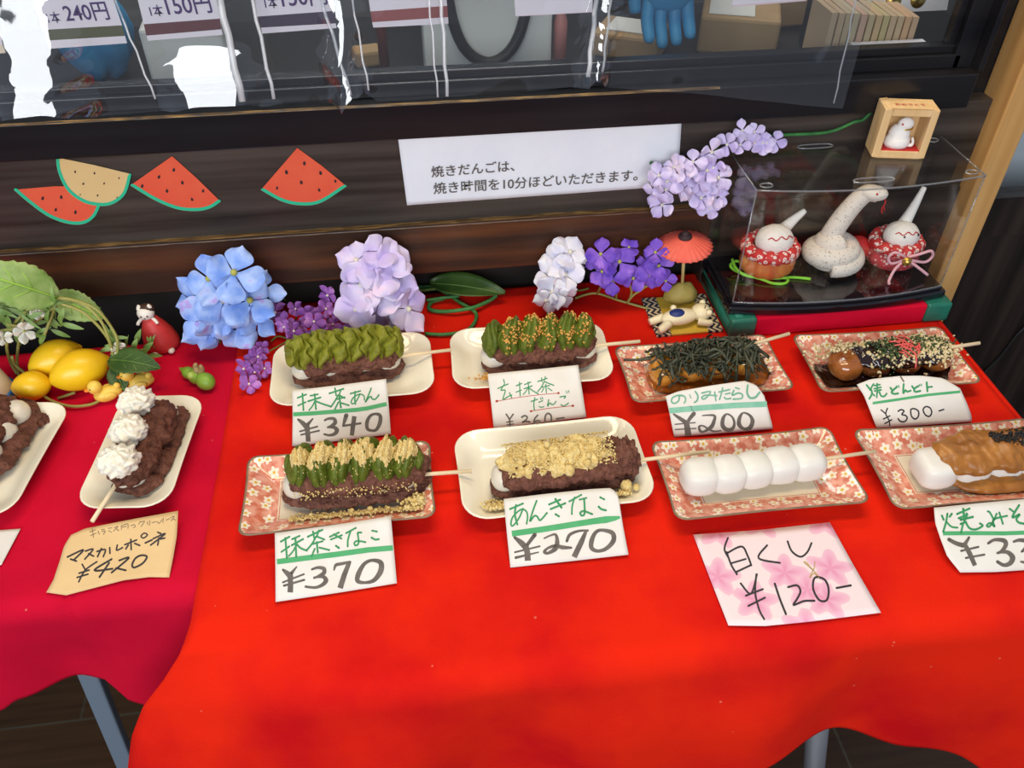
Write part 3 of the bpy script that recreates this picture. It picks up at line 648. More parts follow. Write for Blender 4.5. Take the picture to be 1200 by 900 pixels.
# window price cards
def card(label, main, bands, right_top, left_top, txt=None, Y=.8035):
    # main: bottom edge (left, right) of the white field; bands: [(left, right, material)] further down, all photo pixels
    o0 = ony(*main[0], Y); t = thing('price_card', label, 'price card', o0, 0, 'price cards hanging in the window')
    def Q(a, b, c, d, dy): 
        bm = BM(); poly(bm, [ony(*p, Y-dy)-o0 for p in (a, b, c, d)]); return bm
    obj('sheet', Q(left_top, right_top, main[1], main[0], 0), M['card_white'], t, smooth=False, solid=.0004)
    pa = main
    for l, r, m in bands:
        obj('band' if m is not M['card_white'] else 'border', Q(pa[0], pa[1], r, l, 0), m, t, smooth=False, solid=.0004); pa = (l, r)
    for (s, a, b, m) in txt or []: wall_text(s, a, b, Y-.0006, m, t, 1.15)
    return t
W_ = M['card_white']
card('white price card reading 240円 with an olive stripe, top left of the window', ((50, 35), (143, 29.5)), [((55, 47.5), (146.5, 42), M['card_olive']), ((59, 57), (149, 50.5), W_)], (113, -60), (20, -60), [('240円', (78, 24.5), (129, 21), M['ink_violet']), ('1本', (57, 26.5), (73, 25.3), M['ink_violet'])])
card('white price card reading 150円 with a plum stripe, beside the olive striped card', ((168.5, 28.3), (257.5, 21.7)), [((171.5, 41.7), (259.5, 34.3), M['card_plum']), ((173.3, 47.7), (261, 40.7), W_)], (243, -60), (147, -60), [('150円', (197, 17), (249, 12.5), M['ink_violet']), ('1本', (177, 18.5), (193, 17.3), M['ink_violet'])])
card('white price card reading 150円 with a navy stripe, fully clear of the plum one', ((301.7, 19.3), (391.5, 12.7)), [((306, 32.3), (393.5, 27.3), M['card_navy']), ((307.5, 39.3), (394.5, 32.7), W_)], (382, -60), (290, -60), [('150円', (331, 7.5), (384, 3), M['ink_violet']), ('1本', (311, 9), (327, 8), M['ink_violet'])])
card('white price card with a dusty rose stripe in the middle of the window', ((434, 13.3), (524, 6.7)), [((436, 26), (525, 20), M['card_rose']), ((437.5, 32.3), (525.5, 27.7), W_)], (518, -60), (424, -60))
card('pale pink card without a stripe, hanging right of the rose striped card', ((604, 18.5), (694, 13.5)), [((604.3, 19.3), (694, 14.3), M['card_pink'])], (697, -60), (599, -60))
card('white card of which only the bottom edge shows, above the large kraft parcel', ((858, 6), (945, -1)), [((858.5, 8), (945, 1), M['card_pink'])], (955, -60), (862, -60))
card('beige card corner at the far left edge of the window', ((-85, 58), (3, 52)), [((-83, 69), (6.5, 62), M['vinyl_cream'])], (-18, -60), (-100, -60))
# clear vinyl sheet in front of the window
vt = thing('vinyl_sheet', 'clear vinyl sheet with glare-whitened seams hanging in front of the window', 'vinyl sheet', (0, .80, .25))
EDGE = [(-600, 150), (-200, 146), (0, 141), (150, 132), (330, 121), (520, 113), (680, 100), (800, 106), (976, 122)]
def bottom_px(u):
    x = -600 + 1576*u
    for (a, ya), (b, yb) in zip(EDGE, EDGE[1:]):
        if x <= b: return x, ya+(yb-ya)*(x-a)/(b-a)
    return EDGE[-1]
FOLDS = [(-.355, .006, .055), (-.27, .004, .03), (-.155, .003, .02), (-.02, .004, .04), (.12, .003, .03), (.25, .003, .03)]
FLARES = [(-.318, .28, .034, .10, .40), (-.172, .31, .036, -.05, .322), (-.045, .26, .012, -.1, .385), (.185, .30, .010, .1, .385)]
def flare(X, z): return .07*max(0, .385-z) + sum(a_*math.exp(-abs((X-c_-sk*(z-.3))/w_)**4)*max(0, z0-z) for c_, a_, w_, sk, z0 in FLARES)
def vin(u, v):
    x, y = bottom_px(u); p = ony(x, y, .7995)
    zb = p.z + .44*flare(p.x, p.z); z = zb + (.62-zb)*v
    X = p.x + (.02*sstep((u-.9)/.1))*v
    yy = .7995 - .010*sstep((u-.80)/.2)*(1-v) 
    wob = .014*noise.noise(Vector((z*38, 1, X*12)))+.007*noise.noise(Vector((z*95, 4, X*30)))
    yy -= flare(X+wob, z)
    yy += .11*(X+.318)*math.exp(-abs((X+.318)/.045)**4)*max(0, min(1, (.40-z)/.06))
    for c, a, s in FOLDS: yy -= a*math.exp(-((X-c-.02*(z-.3))/s)**2)*(1-.3*v)
    yy -= (.0020+.003*math.exp(-((X+.32)/.06)**2))*noise.noise(Vector((X*16, z*9, 3))) + .0009*noise.noise(Vector((X*60, z*30, 3)))
    return Vector((X, yy-.002, z)) - vt.location
bm = BM(); grid(bm, vin, 240, 60); obj('sheet', bm, M['vinyl'], vt)
M['seam_glare'] = clear('vinyl_seam_glare', (.92, .93, .95), 1.6, .12, haze=.35)  # milky haze paints glare streaks onto the pocket seams
def near_u(xpx):
    return (xpx+600)/1576
for (xt, yt, xb, yb, r) in ((147, 30, 182, 116, .0009), (258, 0, 284, 119, .0030), (297, 5, 321, 116, .0016), (377, 0, 411, 112, .0014), (413, 0, 432, 106, .0009), (503, 0, 513, 114, .0009), (517, 0, 524, 113, .0016), (699, 0, 689, 90, .0022), (716, 0, 706, 84, .0012), (1003, 0, 977, 121, .0008)):
    a, b = ony(xt, yt, .7925), ony(xb, yb, .768 if xt < 950 else .7925); d = a-b
    m_ = BM(); tube(m_, [b+d*k/6 - vt.location + Vector((.0008*math.sin(k*2.1), 0, 0)) for k in range(7)] + [b+d*1.6+Vector((0, .0, 0)) - vt.location], r, 8); obj('seam_glare', m_, M['seam_glare'], vt)
# ================================================================== plates
def rrect(a, b, r, n=8, pull=0):
    pts = []
    for (sx, sy, a0) in ((1, 1, 0), (-1, 1, PI/2), (-1, -1, PI), (1, -1, 1.5*PI)):
        for k in range(n):
            t = a0 + PI/2*k/(n-1); pts.append(Vector((sx*(a-r)+r*math.cos(t), sy*(b-r)+r*math.sin(t), 0)))
    out = []
    m = len(pts)
    for i in range(m):           # add points along the straight sides
        p, q = pts[i], pts[(i+1) % m]; out.append(p)
        if (i+1) % n == 0:
            for k in range(1, 10): out.append(p.lerp(q, k/10))
    if pull:
        for p in out:
            ex = 1-(abs(p.y)/b)**2; ey = 1-(abs(p.x)/a)**2
            if abs(p.x)/a > abs(p.y)/b: p.x -= math.copysign(pull*ex, p.x)
            else: p.y -= math.copysign(pull*ey, p.y)
    return out
def rings(bm, spec, uvs=None, cap0=False, cap1=False):
    rows = []
    for (pts, zf) in spec: rows.append([bm.verts.new((p.x, p.y, zf(p) if callable(zf) else zf)) for p in pts])
    for r0, r1 in zip(rows, rows[1:]):
        m = len(r0)
        for i in range(m): bm.faces.new((r0[i], r0[(i+1) % m], r1[(i+1) % m], r1[i]))
    if cap0: bm.faces.new(rows[0])
    if cap1: bm.faces.new(rows[-1][::-1])
    return rows
def add_uv(bm):
    uv = bm.loops.layers.uv.new('UVMap')
    for f in bm.faces:
        for l in f.loops: l[uv].uv = (l.vert.co.x, l.vert.co.y)
RIMZ = .018
def plate(name, label, group, c, a, b, floral_, rz=0, z0=.0002):
    t = thing(name, label, 'plate', (c[0], c[1], z0), rz, group)
    R0 = .012 if floral_ else .026
    pl = .0022 if floral_ else -.0012
    def rr(i): return rrect(a-i, b-i, max(.004, R0-i*.55), 8, pl)
    ck = (lambda p: RIMZ + .0016*(abs(p.x)/a)**6*(abs(p.y)/b)**6) if floral_ else (lambda p: RIMZ)
    bm = BM()
    spec = [(rrect(.012, .004, .003, 8), .0062), (rr(.030), .0062), (rr(.024), .0066), (rr(.019), .0080), (rr(.012), .0122), (rr(.005), lambda p: ck(p)-.0016), (rr(.0016), lambda p: ck(p)-.0002)]
    if not floral_: spec += [(rr(.0004), lambda p: ck(p)+.0003), (rr(-.0002), lambda p: ck(p)-.0006)]
    rings(bm, spec, cap0=True)
    und = [(rr(.0016), lambda p: ck(p)-.0016) if floral_ else (rr(-.0002), lambda p: ck(p)-.0006), (rr(.006), lambda p: ck(p)-.0052), (rr(.016), .0058), (rr(.023), .0025), (rr(.0245), 0), (rr(.027), 0), (rr(.0275), .003), (rrect(.012, .004, .003, 8), .0032)]
    rings(bm, und, cap1=True)
    add_uv(bm)
    obj('dish', bm, M['floral'] if floral_ else M['porcelain'], t)
    if floral_:
        bm = BM(); rings(bm, [(rr(.0016), lambda p: ck(p)-.0002), (rr(.0002), lambda p: ck(p)+.0004), (rr(-.0006), lambda p: ck(p)-.0004), (rr(.0016), lambda p: ck(p)-.0016)])
        obj('rim', bm, M['foot'], t)
    return t
WG, PG = 'white porcelain plates', 'pink floral plates'
WP, PP = 'white_plate', 'floral_plate'
plate(WP, 'white plate under the green-topped dango of the ¥340 tag', WG, (-.0755, .695), .0845, .0515, False, .01)
plate(WP, 'white plate under the seed-sprinkled green dango of the ¥360 tag', WG, (.1125, .693), .0855, .0505, False, -.03)
plate(WP, 'white plate under the powdered dango of the ¥270 tag', WG, (.109, .531), .0885, .056, False, .015)
plate(WP, 'white plate under the dango with three white cream puffs', WG, (-.2715, .6045), .0425, .0745, False, -.10, -.0026)
plate(WP, 'white plate cut off by the left picture edge, with a paste crumb on it', WG, (-.4065, .612), .0445, .0745, False, -.13, -.0026)
plate(PP, 'pink floral plate under the powdered green dango of the ¥370 tag', PG, (-.0865, .5295), .0855, .0475, True, 0)
plate(PP, 'pink floral plate under the plain white dango', PG, (.2945, .498), .0895, .0485, True, -.01)
plate(PP, 'pink floral plate under the seaweed-topped dango of the ¥200 tag', PG, (.288, .647), .0855, .0455, True, .0)
plate(PP, 'pink floral plate under the dango of the ¥300 tag, by the display case', PG, (.4845, .6365), .0860, .0475, True, -.04)
plate(PP, 'pink floral plate under the miso dango, cut off by the right picture edge', PG, (.492, .4845), .0905, .0505, True, -.04)

# ================================================================== dango
DISHES = [((-.0755, .695), .0845, .0515, .01), ((.1125, .693), .0855, .0505, -.03), ((.109, .531), .0885, .056, .015), ((-.0865, .5295), .0855, .0475, 0), ((.2945, .498), .0895, .0485, -.01), ((.288, .647), .0855, .0455, 0), ((.4845, .6365), .0860, .0475, -.04), ((.492, .4845), .0905, .0505, -.04), ((-.2715, .6045), .0425, .0745, -.10), ((-.4065, .612), .0445, .0745, -.13)]
def dish_h(x, y):
    for (c, a, b, r) in DISHES:
        dx, dy = x-c[0], y-c[1]; u, v = dx*math.cos(r)+dy*math.sin(r), -dx*math.sin(r)+dy*math.cos(r)
        rr_ = .026 if b > .05 and a < .0890 and r != -.04 or a < .05 else .012; qx, qy = abs(u)-(a-rr_), abs(v)-(b-rr_)
        i = rr_ - math.hypot(max(qx, 0), max(qy, 0)) - min(max(qx, qy), 0) - .0022
        if i > -.01:
            return lerp_lin(i, [(-.01, .0195), (0, .0190), (.0016, .0185), (.005, .0172), (.012, .0128), (.019, .0086), (.024, .0071), (.03, .0066)])
    return .0068
def lerp_lin(x, tab):
    if x <= tab[0][0]: return tab[0][1]
    for (a, va), (b, vb) in zip(tab, tab[1:]):
        if x <= b: return va+(vb-va)*(x-a)/(b-a)
    return tab[-1][1]
CUR = [None]
def floor_at(x, y):
    t = CUR[0]
    if t is None: return .0068
    q = Matrix.Rotation(t.rotation_euler.z, 3, 'Z') @ Vector((x*t.scale.x, y*t.scale.y, 0)) + t.location
    return dish_h(q.x, q.y)+.0009
def loaf(bm, Lx, W, H, c, seed, amp=.002, freq=120, p=3, nu=72, nv=40, zmin=None, amp2=.0008, tilt=0, top=1.0):
    c = Vector(c)
    def P(u, v):
        x = (u*2-1); k = max(1e-3, (1-abs(x)**p))**.5; a = 2*PI*v
        q = Vector((x*Lx/2, math.cos(a)*W/2*k, math.sin(a)*H/2*k))
        n_ = Vector((q.x*.35, q.y, q.z*W/H)); n_ = n_.normalized() if n_.length > 1e-7 else Vector((1, 0, 0))
        w_ = q+c
        d = amp*nz(w_, freq, seed) + amp*.6*nz(w_, freq*2.3, seed+1) + amp2*nz(w_, freq*5, seed+2)
        q = q + n_*d
        if zmin is not None:
            zm = max(zmin, floor_at(q.x+c.x, q.y+c.y)) if zmin > .001 else zmin
            if q.z+c.z < zm: q.z = zm-c.z
        return c+q
    grid(bm, P, nu, nv, cv=True)
def superball(bm, c, r, e=.8, seed=0, amp=.0006, rz=0):
    ell(bm, c, r, Matrix.Rotation(rz, 3, 'Z'), 28, 18, f=lambda d: 1+amp/.014*noise.noise(d*1.7+Vector((seed*5, 0, 0))), e=e)
def dango(label, c, rz, tip, tz=.0215, sx=-.05, z0=0., group='dango skewers on the plates', sc=(1, 1, 1)):
    """c: centre of the row, tip: the stick end in the place"""
    t = thing('dango_skewer', label, 'dango', (c[0], c[1], z0), rz, group); CUR[0] = t; t.scale = sc
    Ri = Matrix.Rotation(-rz, 3, 'Z'); tp = Ri @ (Vector(tip)-t.location); tp = Vector((tp.x/sc[0], tp.y/sc[1], tp.z/sc[2]))
    bm = BM(); a = Vector((sx, 0, tz)); tube(bm, [a, a.lerp(tp, .5), tp], .0019, 10); obj('stick', bm, M['stick'], t)
    return t
def balls(t, xs, z, r, m, e=.85, ys=None, name='dumpling', sc=(1, 1, 1)):
    for i, x in enumerate(xs):
        bm = BM(); superball(bm, (x, (ys[i] if ys else 0), z), (r*sc[0], r*sc[1], r*sc[2]), e, i+x*10); obj(name, bm, m, t)
def ruffle(Lx, rad, z0, per, seed, style, yc=.003):
    def S(u, v):
        x = (u*2-1); k = max(.03, 1-abs(x)**7)**.5; xx = x*Lx/2
        if style == 'fine':
            grp = .5+.5*math.sin(xx/.030*2*PI+1.2)
            th = PI*(-.20+.07*math.sin(xx/.012+seed)-.06*grp+1.30*v)
            ph = xx/per*2*PI + 1.5*math.sin(th*2.6+seed+2*grp) + .7*math.sin(th*6+xx*220) + 2.2*noise.noise(Vector((xx*45, th*.5, seed)))
            rg = abs(math.sin(ph/2))**.7
            r = rad*k*(.74+.40*rg)*(.93+.12*grp)
            dx = .0030*math.sin(th*3.1+ph*.5+seed)+.0014*math.sin(th*8)
        else:
            sl = .22*math.cos(th0(v))
            cell = xx/per + sl + .2*noise.noise(Vector((xx*40, v, seed))); fr = cell-math.floor(cell); sh = abs(math.sin(PI*cell))**.42
            th = PI*(-.10-.12*sh+1.24*v)
            ph = (fr-.5)*2; spread = .55+.45*abs(math.cos(th))
            rg = abs(math.sin(ph*PI*1.0/spread+.5*math.sin(th*2+math.floor(cell))))**.6
            r = rad*k*(.46+.54*sh)*(.86+.18*rg)*(1+.20*max(0, math.sin(th))**6*sh); dx = .0016*math.sin(th*3+math.floor(cell)*2)
        r += .0005*noise.noise(Vector((xx*350, th*6, seed)))
        return Vector((xx+dx*k, yc-math.cos(th)*r*1.06, z0+math.sin(th)*r))
    return S
def th0(v): return PI*(-.1+1.2*v)
def powder_skin(bm, S, nu, nv, ur, vr, mask, lift):
    V = {}
    def vert(i, j):
        if (i, j) not in V:
            u, v = ur[0]+(ur[1]-ur[0])*i/nu, vr[0]+(vr[1]-vr[0])*j/nv
            V[i, j] = bm.verts.new(S(u, v)+Vector((0, 0, lift*(.5+noise.noise(Vector((u*160, v*40, 1)))*.9))))
        return V[i, j]
    for i in range(nu):
        for j in range(nv):
            if mask(ur[0]+(ur[1]-ur[0])*(i+.5)/nu, vr[0]+(vr[1]-vr[0])*(j+.5)/nv): bm.faces.new((vert(i, j), vert(i+1, j), vert(i+1, j+1), vert(i, j+1)))
def scatter_on(bm, S, n, ur, vr, size, squash=(1, 1, .8), lift=0, mask=None):
    k = 0; tries = 0
    while k < n and tries < n*30:
        tries += 1
        u, v = random.uniform(*ur), random.uniform(*vr)
        if mask and not mask(u, v): continue
        pebble(bm, S(u, v)+Vector((0, 0, lift)), random.uniform(*size), squash); k += 1
def powder_patch(bm, n, fx, fy, z, size, mound=0):
    for _ in range(n):
        x, y = fx(), fy(); r = random.uniform(*size)
        h = floor_at(x, y)
        if h < .0165: pebble(bm, (x, y, max(z, h)+r*1.05+mound*random.random()), r)
def anko_layers(t, Lx, seed, mk='anko', W=.047, z_low=.0135, z_up=.0300, up=(.003, .001), ball_x=None, off=0):
    bm = BM(); loaf(bm, Lx*.99, W*1.0, .015, (off, -.002, z_low), seed, .0030, 110, 4, zmin=.0070, amp2=.0010); obj('paste_base', bm, M[mk], t)
    balls(t, ball_x or [-Lx*.40, -Lx*.14, Lx*.13, Lx*.39], .0225, .0135, M['mochi_warm'], .9, sc=(1.1, 1.14, .82))
    bm = BM(); loaf(bm, Lx*.92, W*1.03, .0235, (off+up[0], up[1], z_up), seed+9, .0042, 85, 5, 110, 60, zmin=.0125, amp2=.0011); obj('paste_top', bm, M[mk], t)

# --- matcha, row one left (¥340)
c = onz(411, 424, .018)
t = dango('dango under a long ruffled olive green matcha cream, by the ¥340 tag', (c.x-.003, c.y-.006), .05, onz(529, 410, .024), .0225, sc=(.92, .96, 1))
anko_layers(t, .128, 1, ball_x=[-.0475, -.018, .018, .046])
S = ruffle(.132, .0185, .0400, .0092, 1, 'fine'); bm = BM(); grid(bm, S, 560, 56); obj('matcha_cream', bm, M['matcha'], t)
# --- dark matcha with toasted grains (¥360)
c = onz(633, 412, .018)
t = dango('dango under dark green matcha cream sprinkled with toasted grains, by the ¥360 tag', (c.x-.002, c.y-.004), .02, onz(750, 400, .026), .0225)
anko_layers(t, .126, 3, ball_x=[-.0480, -.018, .018, .047])
S = ruffle(.122, .0215, .0395, .0205, 2, 'shell'); bm = BM(); grid(bm, S, 440, 50); obj('matcha_cream', bm, M['matcha_deep'], t)
bm = BM(); scatter_on(bm, S, 300, (.18, .92), (.28, .66), (.0010, .0015), (1.3, .9, .7), .0006, lambda u, v: noise.noise(Vector((u*9, v*5, 8))) > -.25); scatter_on(bm, S, 26, (.1, .9), (.02, .40), (.0011, .0016), (1.3, .9, .7), .0006)
powder_patch(bm, 60, lambda: random.gauss(-.058, .006), lambda: random.gauss(-.022, .005), .0075, (.0009, .0016), .004)
tag(obj('toasted_grains', bm, M['toasted'], t), kind='stuff')
# --- matcha and kinako (¥370)
c = onz(414, 562, .018)
t = dango('green matcha dango with yellow soybean powder on top, by the ¥370 tag', (c.x+.004, c.y-.003), -.01, onz(553, 552, .024), .0225, sc=(.895, .95, 1))
anko_layers(t, .154, 5, W=.047, ball_x=[-.0590, -.022, .022, .047])
S = ruffle(.138, .0215, .0395, .0215, 3, 'shell'); bm = BM(); grid(bm, S, 440, 50); obj('matcha_cream', bm, M['matcha_deep'], t)
pm_ = lambda u, v: noise.noise(Vector((u*17, v*7, 2)))*.75 + noise.noise(Vector((u*60, v*20, 5)))*.5 + 1.0*(1-abs(v-.49)/.17) - (1.2 if u < .07 or u > .95 else 0) > .32
bm = BM(); powder_skin(bm, S, 300, 60, (.06, .96), (.18, .80), pm_, .0016)
scatter_on(bm, S, 700, (.08, .95), (.22, .70), (.0005, .0012), lift=.0008, mask=pm_)
scatter_on(bm, S, 90, (.05, .95), (.05, .36), (.0004, .0008), lift=.0002)
for _ in range(170):
    x = random.uniform(-.06, .06); pebble(bm, (x, -.0245+.0015*random.random(), random.uniform(.024, .036)), random.uniform(.0005, .0011))
powder_patch(bm, 900, lambda: random.uniform(-.066, .070), lambda: -.034+random.gauss(0, .0028), .0062, (.0005, .0014), .0012)
powder_patch(bm, 90, lambda: random.gauss(.058, .009), lambda: random.gauss(-.030, .004), .0062, (.001, .0026), .006)
for (x, y, r) in ((.056, -.029, .0042), (-.006, -.031, .003), (.012, -.031, .0032), (-.046, -.031, .0024), (.030, -.032, .0024), (.018, -.034, .0024)): ell(bm, (x, y, floor_at(x, y)+r*.9), r, None, 12, 8, f=lambda d: 1+.15*noise.noise(d*2+Vector((r*900, 0, 0))))
tag(obj('soybean_powder', bm, M['kinako'], t), kind='stuff')
# --- anko and kinako (¥270)
c = onz(656, 548, .018)
t = dango('bean paste dango heaped with yellow soybean powder, by the ¥270 tag', (c.x+.002, c.y-.006), .05, onz(831, 529, .026), .0215, sc=(.885, .95, 1))
anko_layers(t, .158, 8, W=.050, z_up=.029, ball_x=[-.0610, -.022, .030, .052])
bm = BM(); loaf(bm, .124, .042, .017, (-.006, .003, .0362), 31, .0058, 75, 3, 120, 60, amp2=.0012)
for _ in range(900):
    x, a = random.uniform(-.060, .052), random.uniform(.1, PI-.1); r = random.uniform(.0004, .0013)
    pebble(bm, (x, .004-math.cos(a)*.021, .0375+math.sin(a)*.0090), r)
powder_patch(bm, 520, lambda: random.uniform(-.082, .062), lambda: -.036+random.gauss(0, .0038), .0062, (.0007, .0022), .002)
powder_patch(bm, 160, lambda: random.gauss(-.070, .008), lambda: random.gauss(-.028, .006), .0064, (.0008, .0024), .003)
for (x, y, z, r) in ((.020, -.015, .0415, .0040), (.001, -.018, .0385, .0056), (.023, -.009, .045, .0031), (-.006, -.008, .044, .0026), (.060, -.027, .011, .0062), (.069, -.031, .009, .0035), (-.028, -.034, .009, .004), (-.016, .010, .047, .0035)):
    ell(bm, (x, y, max(z, floor_at(x, y)+r*1.2)), r, None, 14, 10, f=lambda d: 1+.16*noise.noise(d*2.2+Vector((r*900, 0, 0))))
tag(obj('soybean_powder', bm, M['kinako'], t), kind='stuff')
bm = BM(); loaf(bm, .030, .040, .024, (.063, -.002, .032), 77, .006, 150, 3); obj('paste_lump', bm, M['anko'], t)
# --- plain white (¥120)
c = onz(881, 553, .018)
t = dango('plain white five-ball dango on the pink floral plate above the blossom paper tag', (c.x, c.y-.002), .045, onz(1026, 529, .026), .0225, sc=(.80, .90, 1))
balls(t, [-.0640, -.0325, -.001, .0315, .0630], .0232, .0178, M['mochi'], .74, sc=(1.26, 1.06, .86), ys=[.001, -.001, 0, .001, .0005])
# --- seaweed (¥200)
c = onz(822, 427, .018)
t = dango('glazed dango buried under dark shredded seaweed, by the ¥200 tag', (c.x+.002, c.y-.004), .06, onz(925, 391, .040), .0215, sc=(.91, .95, 1))
bm = BM(); loaf(bm, .145, .062, .006, (.004, -.004, .0085), 14, .005, 50, 4, zmin=.0064); obj('sauce', bm, M['amber_sauce'], t)
balls(t, [-.050, -.018, .014, .046], .0205, .0150, M['glaze'], .82, sc=(1.1, 1.25, .9))
bm = BM(); rs = random.Random(5)
for k in range(230):
    x = rs.uniform(-.058, .062); a = rs.uniform(0, PI); yy = rs.uniform(-.024, .026); L_ = rs.uniform(.018, .042)
    zt = .0350 + .009*rs.random() - .010*(abs(yy)/.026)**2 - .004*(abs(x)/.06)**3
    d = Vector((math.cos(a), math.sin(a), 0)); pts = []
    for q in range(7):
        s = (q/6-.5)*L_; p = Vector((x, yy, 0)) + d*s; yo = abs(p.y)/.026; xo = max(0, abs(p.x)-.055)/.02
        p.z = max(floor_at(p.x, p.y)+.0016, zt - .012*max(0, yo-.6)**1.3 - .012*xo + .0026*math.sin(q*1.3+k) + .004*abs(q-3)/3*rs.uniform(-1, .8)); pts.append(p)
    pts = smooth_pts(pts, 2); wd = rs.uniform(.0010, .0020); prev = None
    for i_, p in enumerate(pts):
        T = (pts[min(i_+1, len(pts)-1)]-pts[max(0, i_-1)]).normalized(); n_ = T.cross(Vector((math.sin(k), math.cos(k), 1.2))).normalized()
        cur = (bm.verts.new(p+n_*wd), bm.verts.new(p-n_*wd))
        if prev: bm.faces.new((prev[0], prev[1], cur[1], cur[0]))
        prev = cur
tube(bm, [(-.058, .012, .028), (-.070, .014, .027), (-.082, .016, .0265), (-.092, .018, .0265)], .0012, 6, sm=3)
tag(obj('shredded_seaweed', bm, M['nori'], t, solid=.0004), kind='stuff')
# --- flakes, laver and ginger (¥300)
c = onz(1038, 422, .018)
M['glaze_dark'] = mat('dark_glaze', (.16, .040, .008), .1, (.34, .11, .02), 40, coat=.6)
t = dango('dark-sauced dango with crumbs, green laver and red ginger, by the ¥300 tag', (c.x, c.y-.003), .02, onz(1148, 402, .036), .0215)
bm = BM(); loaf(bm, .150, .056, .005, (-.006, -.006, .0085), 18, .006, 60, 4, zmin=.0064); obj('sauce', bm, M['soy'], t)
balls(t, [-.048, -.016, .018, .052], .0205, .0150, M['glaze_dark'], .82, sc=(1.12, 1.25, .9))
bm = BM(); loaf(bm, .112, .042, .018, (.014, .001, .0285), 23, .003, 90, 4); from mathutils.bvhtree import BVHTree
_bc = BVHTree.FromBMesh(bm); obj('dark_sauce_coat', bm, M['soy'], t)
def top_z(x, y):
    h = _bc.ray_cast(Vector((x, y, .1)), Vector((0, 0, -1)))[0]
    return h.z+.0002 if h else .0345 - .5*max(0, abs(y)-.010) - .1*max(0, abs(x)-.05)
bm = BM(); rs = random.Random(9)
for k in range(900):
    if k % 5 < 2: x, y = rs.gauss(.040, .014), rs.gauss(.003, .010); z = top_z(x, y)
    elif k % 5 < 3: x, y = rs.gauss(-.045, .014), rs.gauss(.020, .006); z = .016+.012*rs.random()
    elif k % 5 < 4: x, y = rs.uniform(-.062, .06), rs.gauss(.014, .006); z = top_z(x, y)
    else: x, y = rs.uniform(-.03, .07), rs.gauss(-.012, .007); z = top_z(x, y)
    pebble(bm, (x, y, max(z, floor_at(x, y)+.001)), rs.uniform(.0008, .0023), (1.3, 1, .7))
tag(obj('crumbs', bm, M['flakes'], t), kind='stuff')
bm = BM()
for k in range(420):
    if k % 2: x, y = rs.gauss(-.004, .011), rs.gauss(-.003, .010)
    else: x, y = rs.gauss(.030, .018), rs.gauss(.005, .008)
    pebble(bm, (x, y, top_z(x, y)+.0018), rs.uniform(.0007, .0016), (1.3, 1, .5))
tag(obj('green_laver', bm, M['aonori'], t), kind='stuff')
bm = BM()
for k in range(22):
    a = rs.uniform(-1.2, -.2)+(PI/2 if k % 3 == 0 else 0); x, y = rs.gauss(.015, .007), rs.gauss(.0, .008)-.002; d = Vector((math.cos(a), math.sin(a), 0))*rs.uniform(.005, .010); z = top_z(x, y)+.0015
    tube(bm, [Vector((x, y, z))-d, Vector((x, y, z+.002)), Vector((x, y, z-.0006))+d], .0008, 6, sm=3)
tube(bm, [(.016, -.008, top_z(.016, -.008)+.002), (.018, -.016, top_z(.018, -.016)+.002), (.017, -.023, .026)], .0010, 6, sm=3)
tag(obj('red_ginger', bm, M['ginger'], t), kind='stuff')
# --- miso
c = onz(1155, 540, .018)
t = dango('white dango coated in brown miso with black sesame, at the right picture edge', (c.x+.004, c.y-.004), .03, (.62, .49, .03), .0215, -.06)
balls(t, [-.060, -.026, .006, .032], .0228, .0165, M['mochi'], .62, sc=(1.1, 1.15, .88))
bm = BM(); loaf(bm, .118, .048, .014, (.012, -.008, .0135), 41, .0025, 70, 4, zmin=.0066); obj('miso_base', bm, M['miso'], t)
bm = BM(); loaf(bm, .134, .050, .021, (.004, .002, .0335), 44, .0045, 60, 4, 110, 60, amp2=.0004)
from mathutils.bvhtree import BVHTree
_bv = BVHTree.FromBMesh(bm)
def mtop(x, y):
    h = _bv.ray_cast(Vector((x, y, .1)), Vector((0, 0, -1)))[0]
    return h.z+.0004 if h else .03
obj('miso_top', bm, M['miso'], t)
bm = BM(); rs = random.Random(3)
for k in range(420):
    x, y = rs.uniform(-.008, .044), rs.gauss(.007, .0052)
    if ((x-.018)/.028)**2 + ((y-.007)/.013)**2 > 1: continue
    z = mtop(x, y)
    pebble(bm, (x, y, z+.0012*rs.random()), .00105, (1.5, .8, .6))
for (x, y) in ((-.030, -.042), (-.052, -.046), (-.022, -.040)): pebble(bm, (x, y+.006, .0075), .0013, (1.4, .9, .7))
tag(obj('black_sesame', bm, M['sesame'], t), kind='stuff')
# --- mascarpone puffs (¥420), stick towards the viewer
def puff(t, c, r, seed):
    def f(d):
        az = math.atan2(d.y, d.x); q = math.acos(max(-1, min(1, d.z)))
        return .95+.09*math.sin(az*9+seed+2.5*math.sin(q*3))*math.sin(q)**.6+.05*math.sin(q*9+seed+1.5*math.sin(az*4))*math.sin(q)+.16*noise.noise(d*3.2+Vector((seed*9, 0, 0)))+.10*noise.noise(d*7+Vector((seed*5, 0, 0)))
    r *= .95; bm = BM(); ell(bm, c, (r, r, r*.72), None, 64, 40, f=f); obj('cream_puff', bm, M['cream'], t)
c = onz(164, 523, .018); ax = onz(108, 611, .012)-onz(172, 480, .018); rz_ = math.atan2(ax.y, ax.x)
t = dango('bean paste dango with three white cream puffs, on the side table', (c.x+.004, c.y-.003), rz_, onz(108, 611, .0185), .0215, -.04, -.0026)
def lw(x, y, z): return Matrix.Rotation(-rz_, 3, 'Z') @ (onz(x, y, z)-t.location)
bm = BM(); loaf(bm, .118, .050, .016, (-.006, .004, .0145), 51, .0045, 90, 4, zmin=.0068); obj('paste_base', bm, M['cocoa_anko'], t)
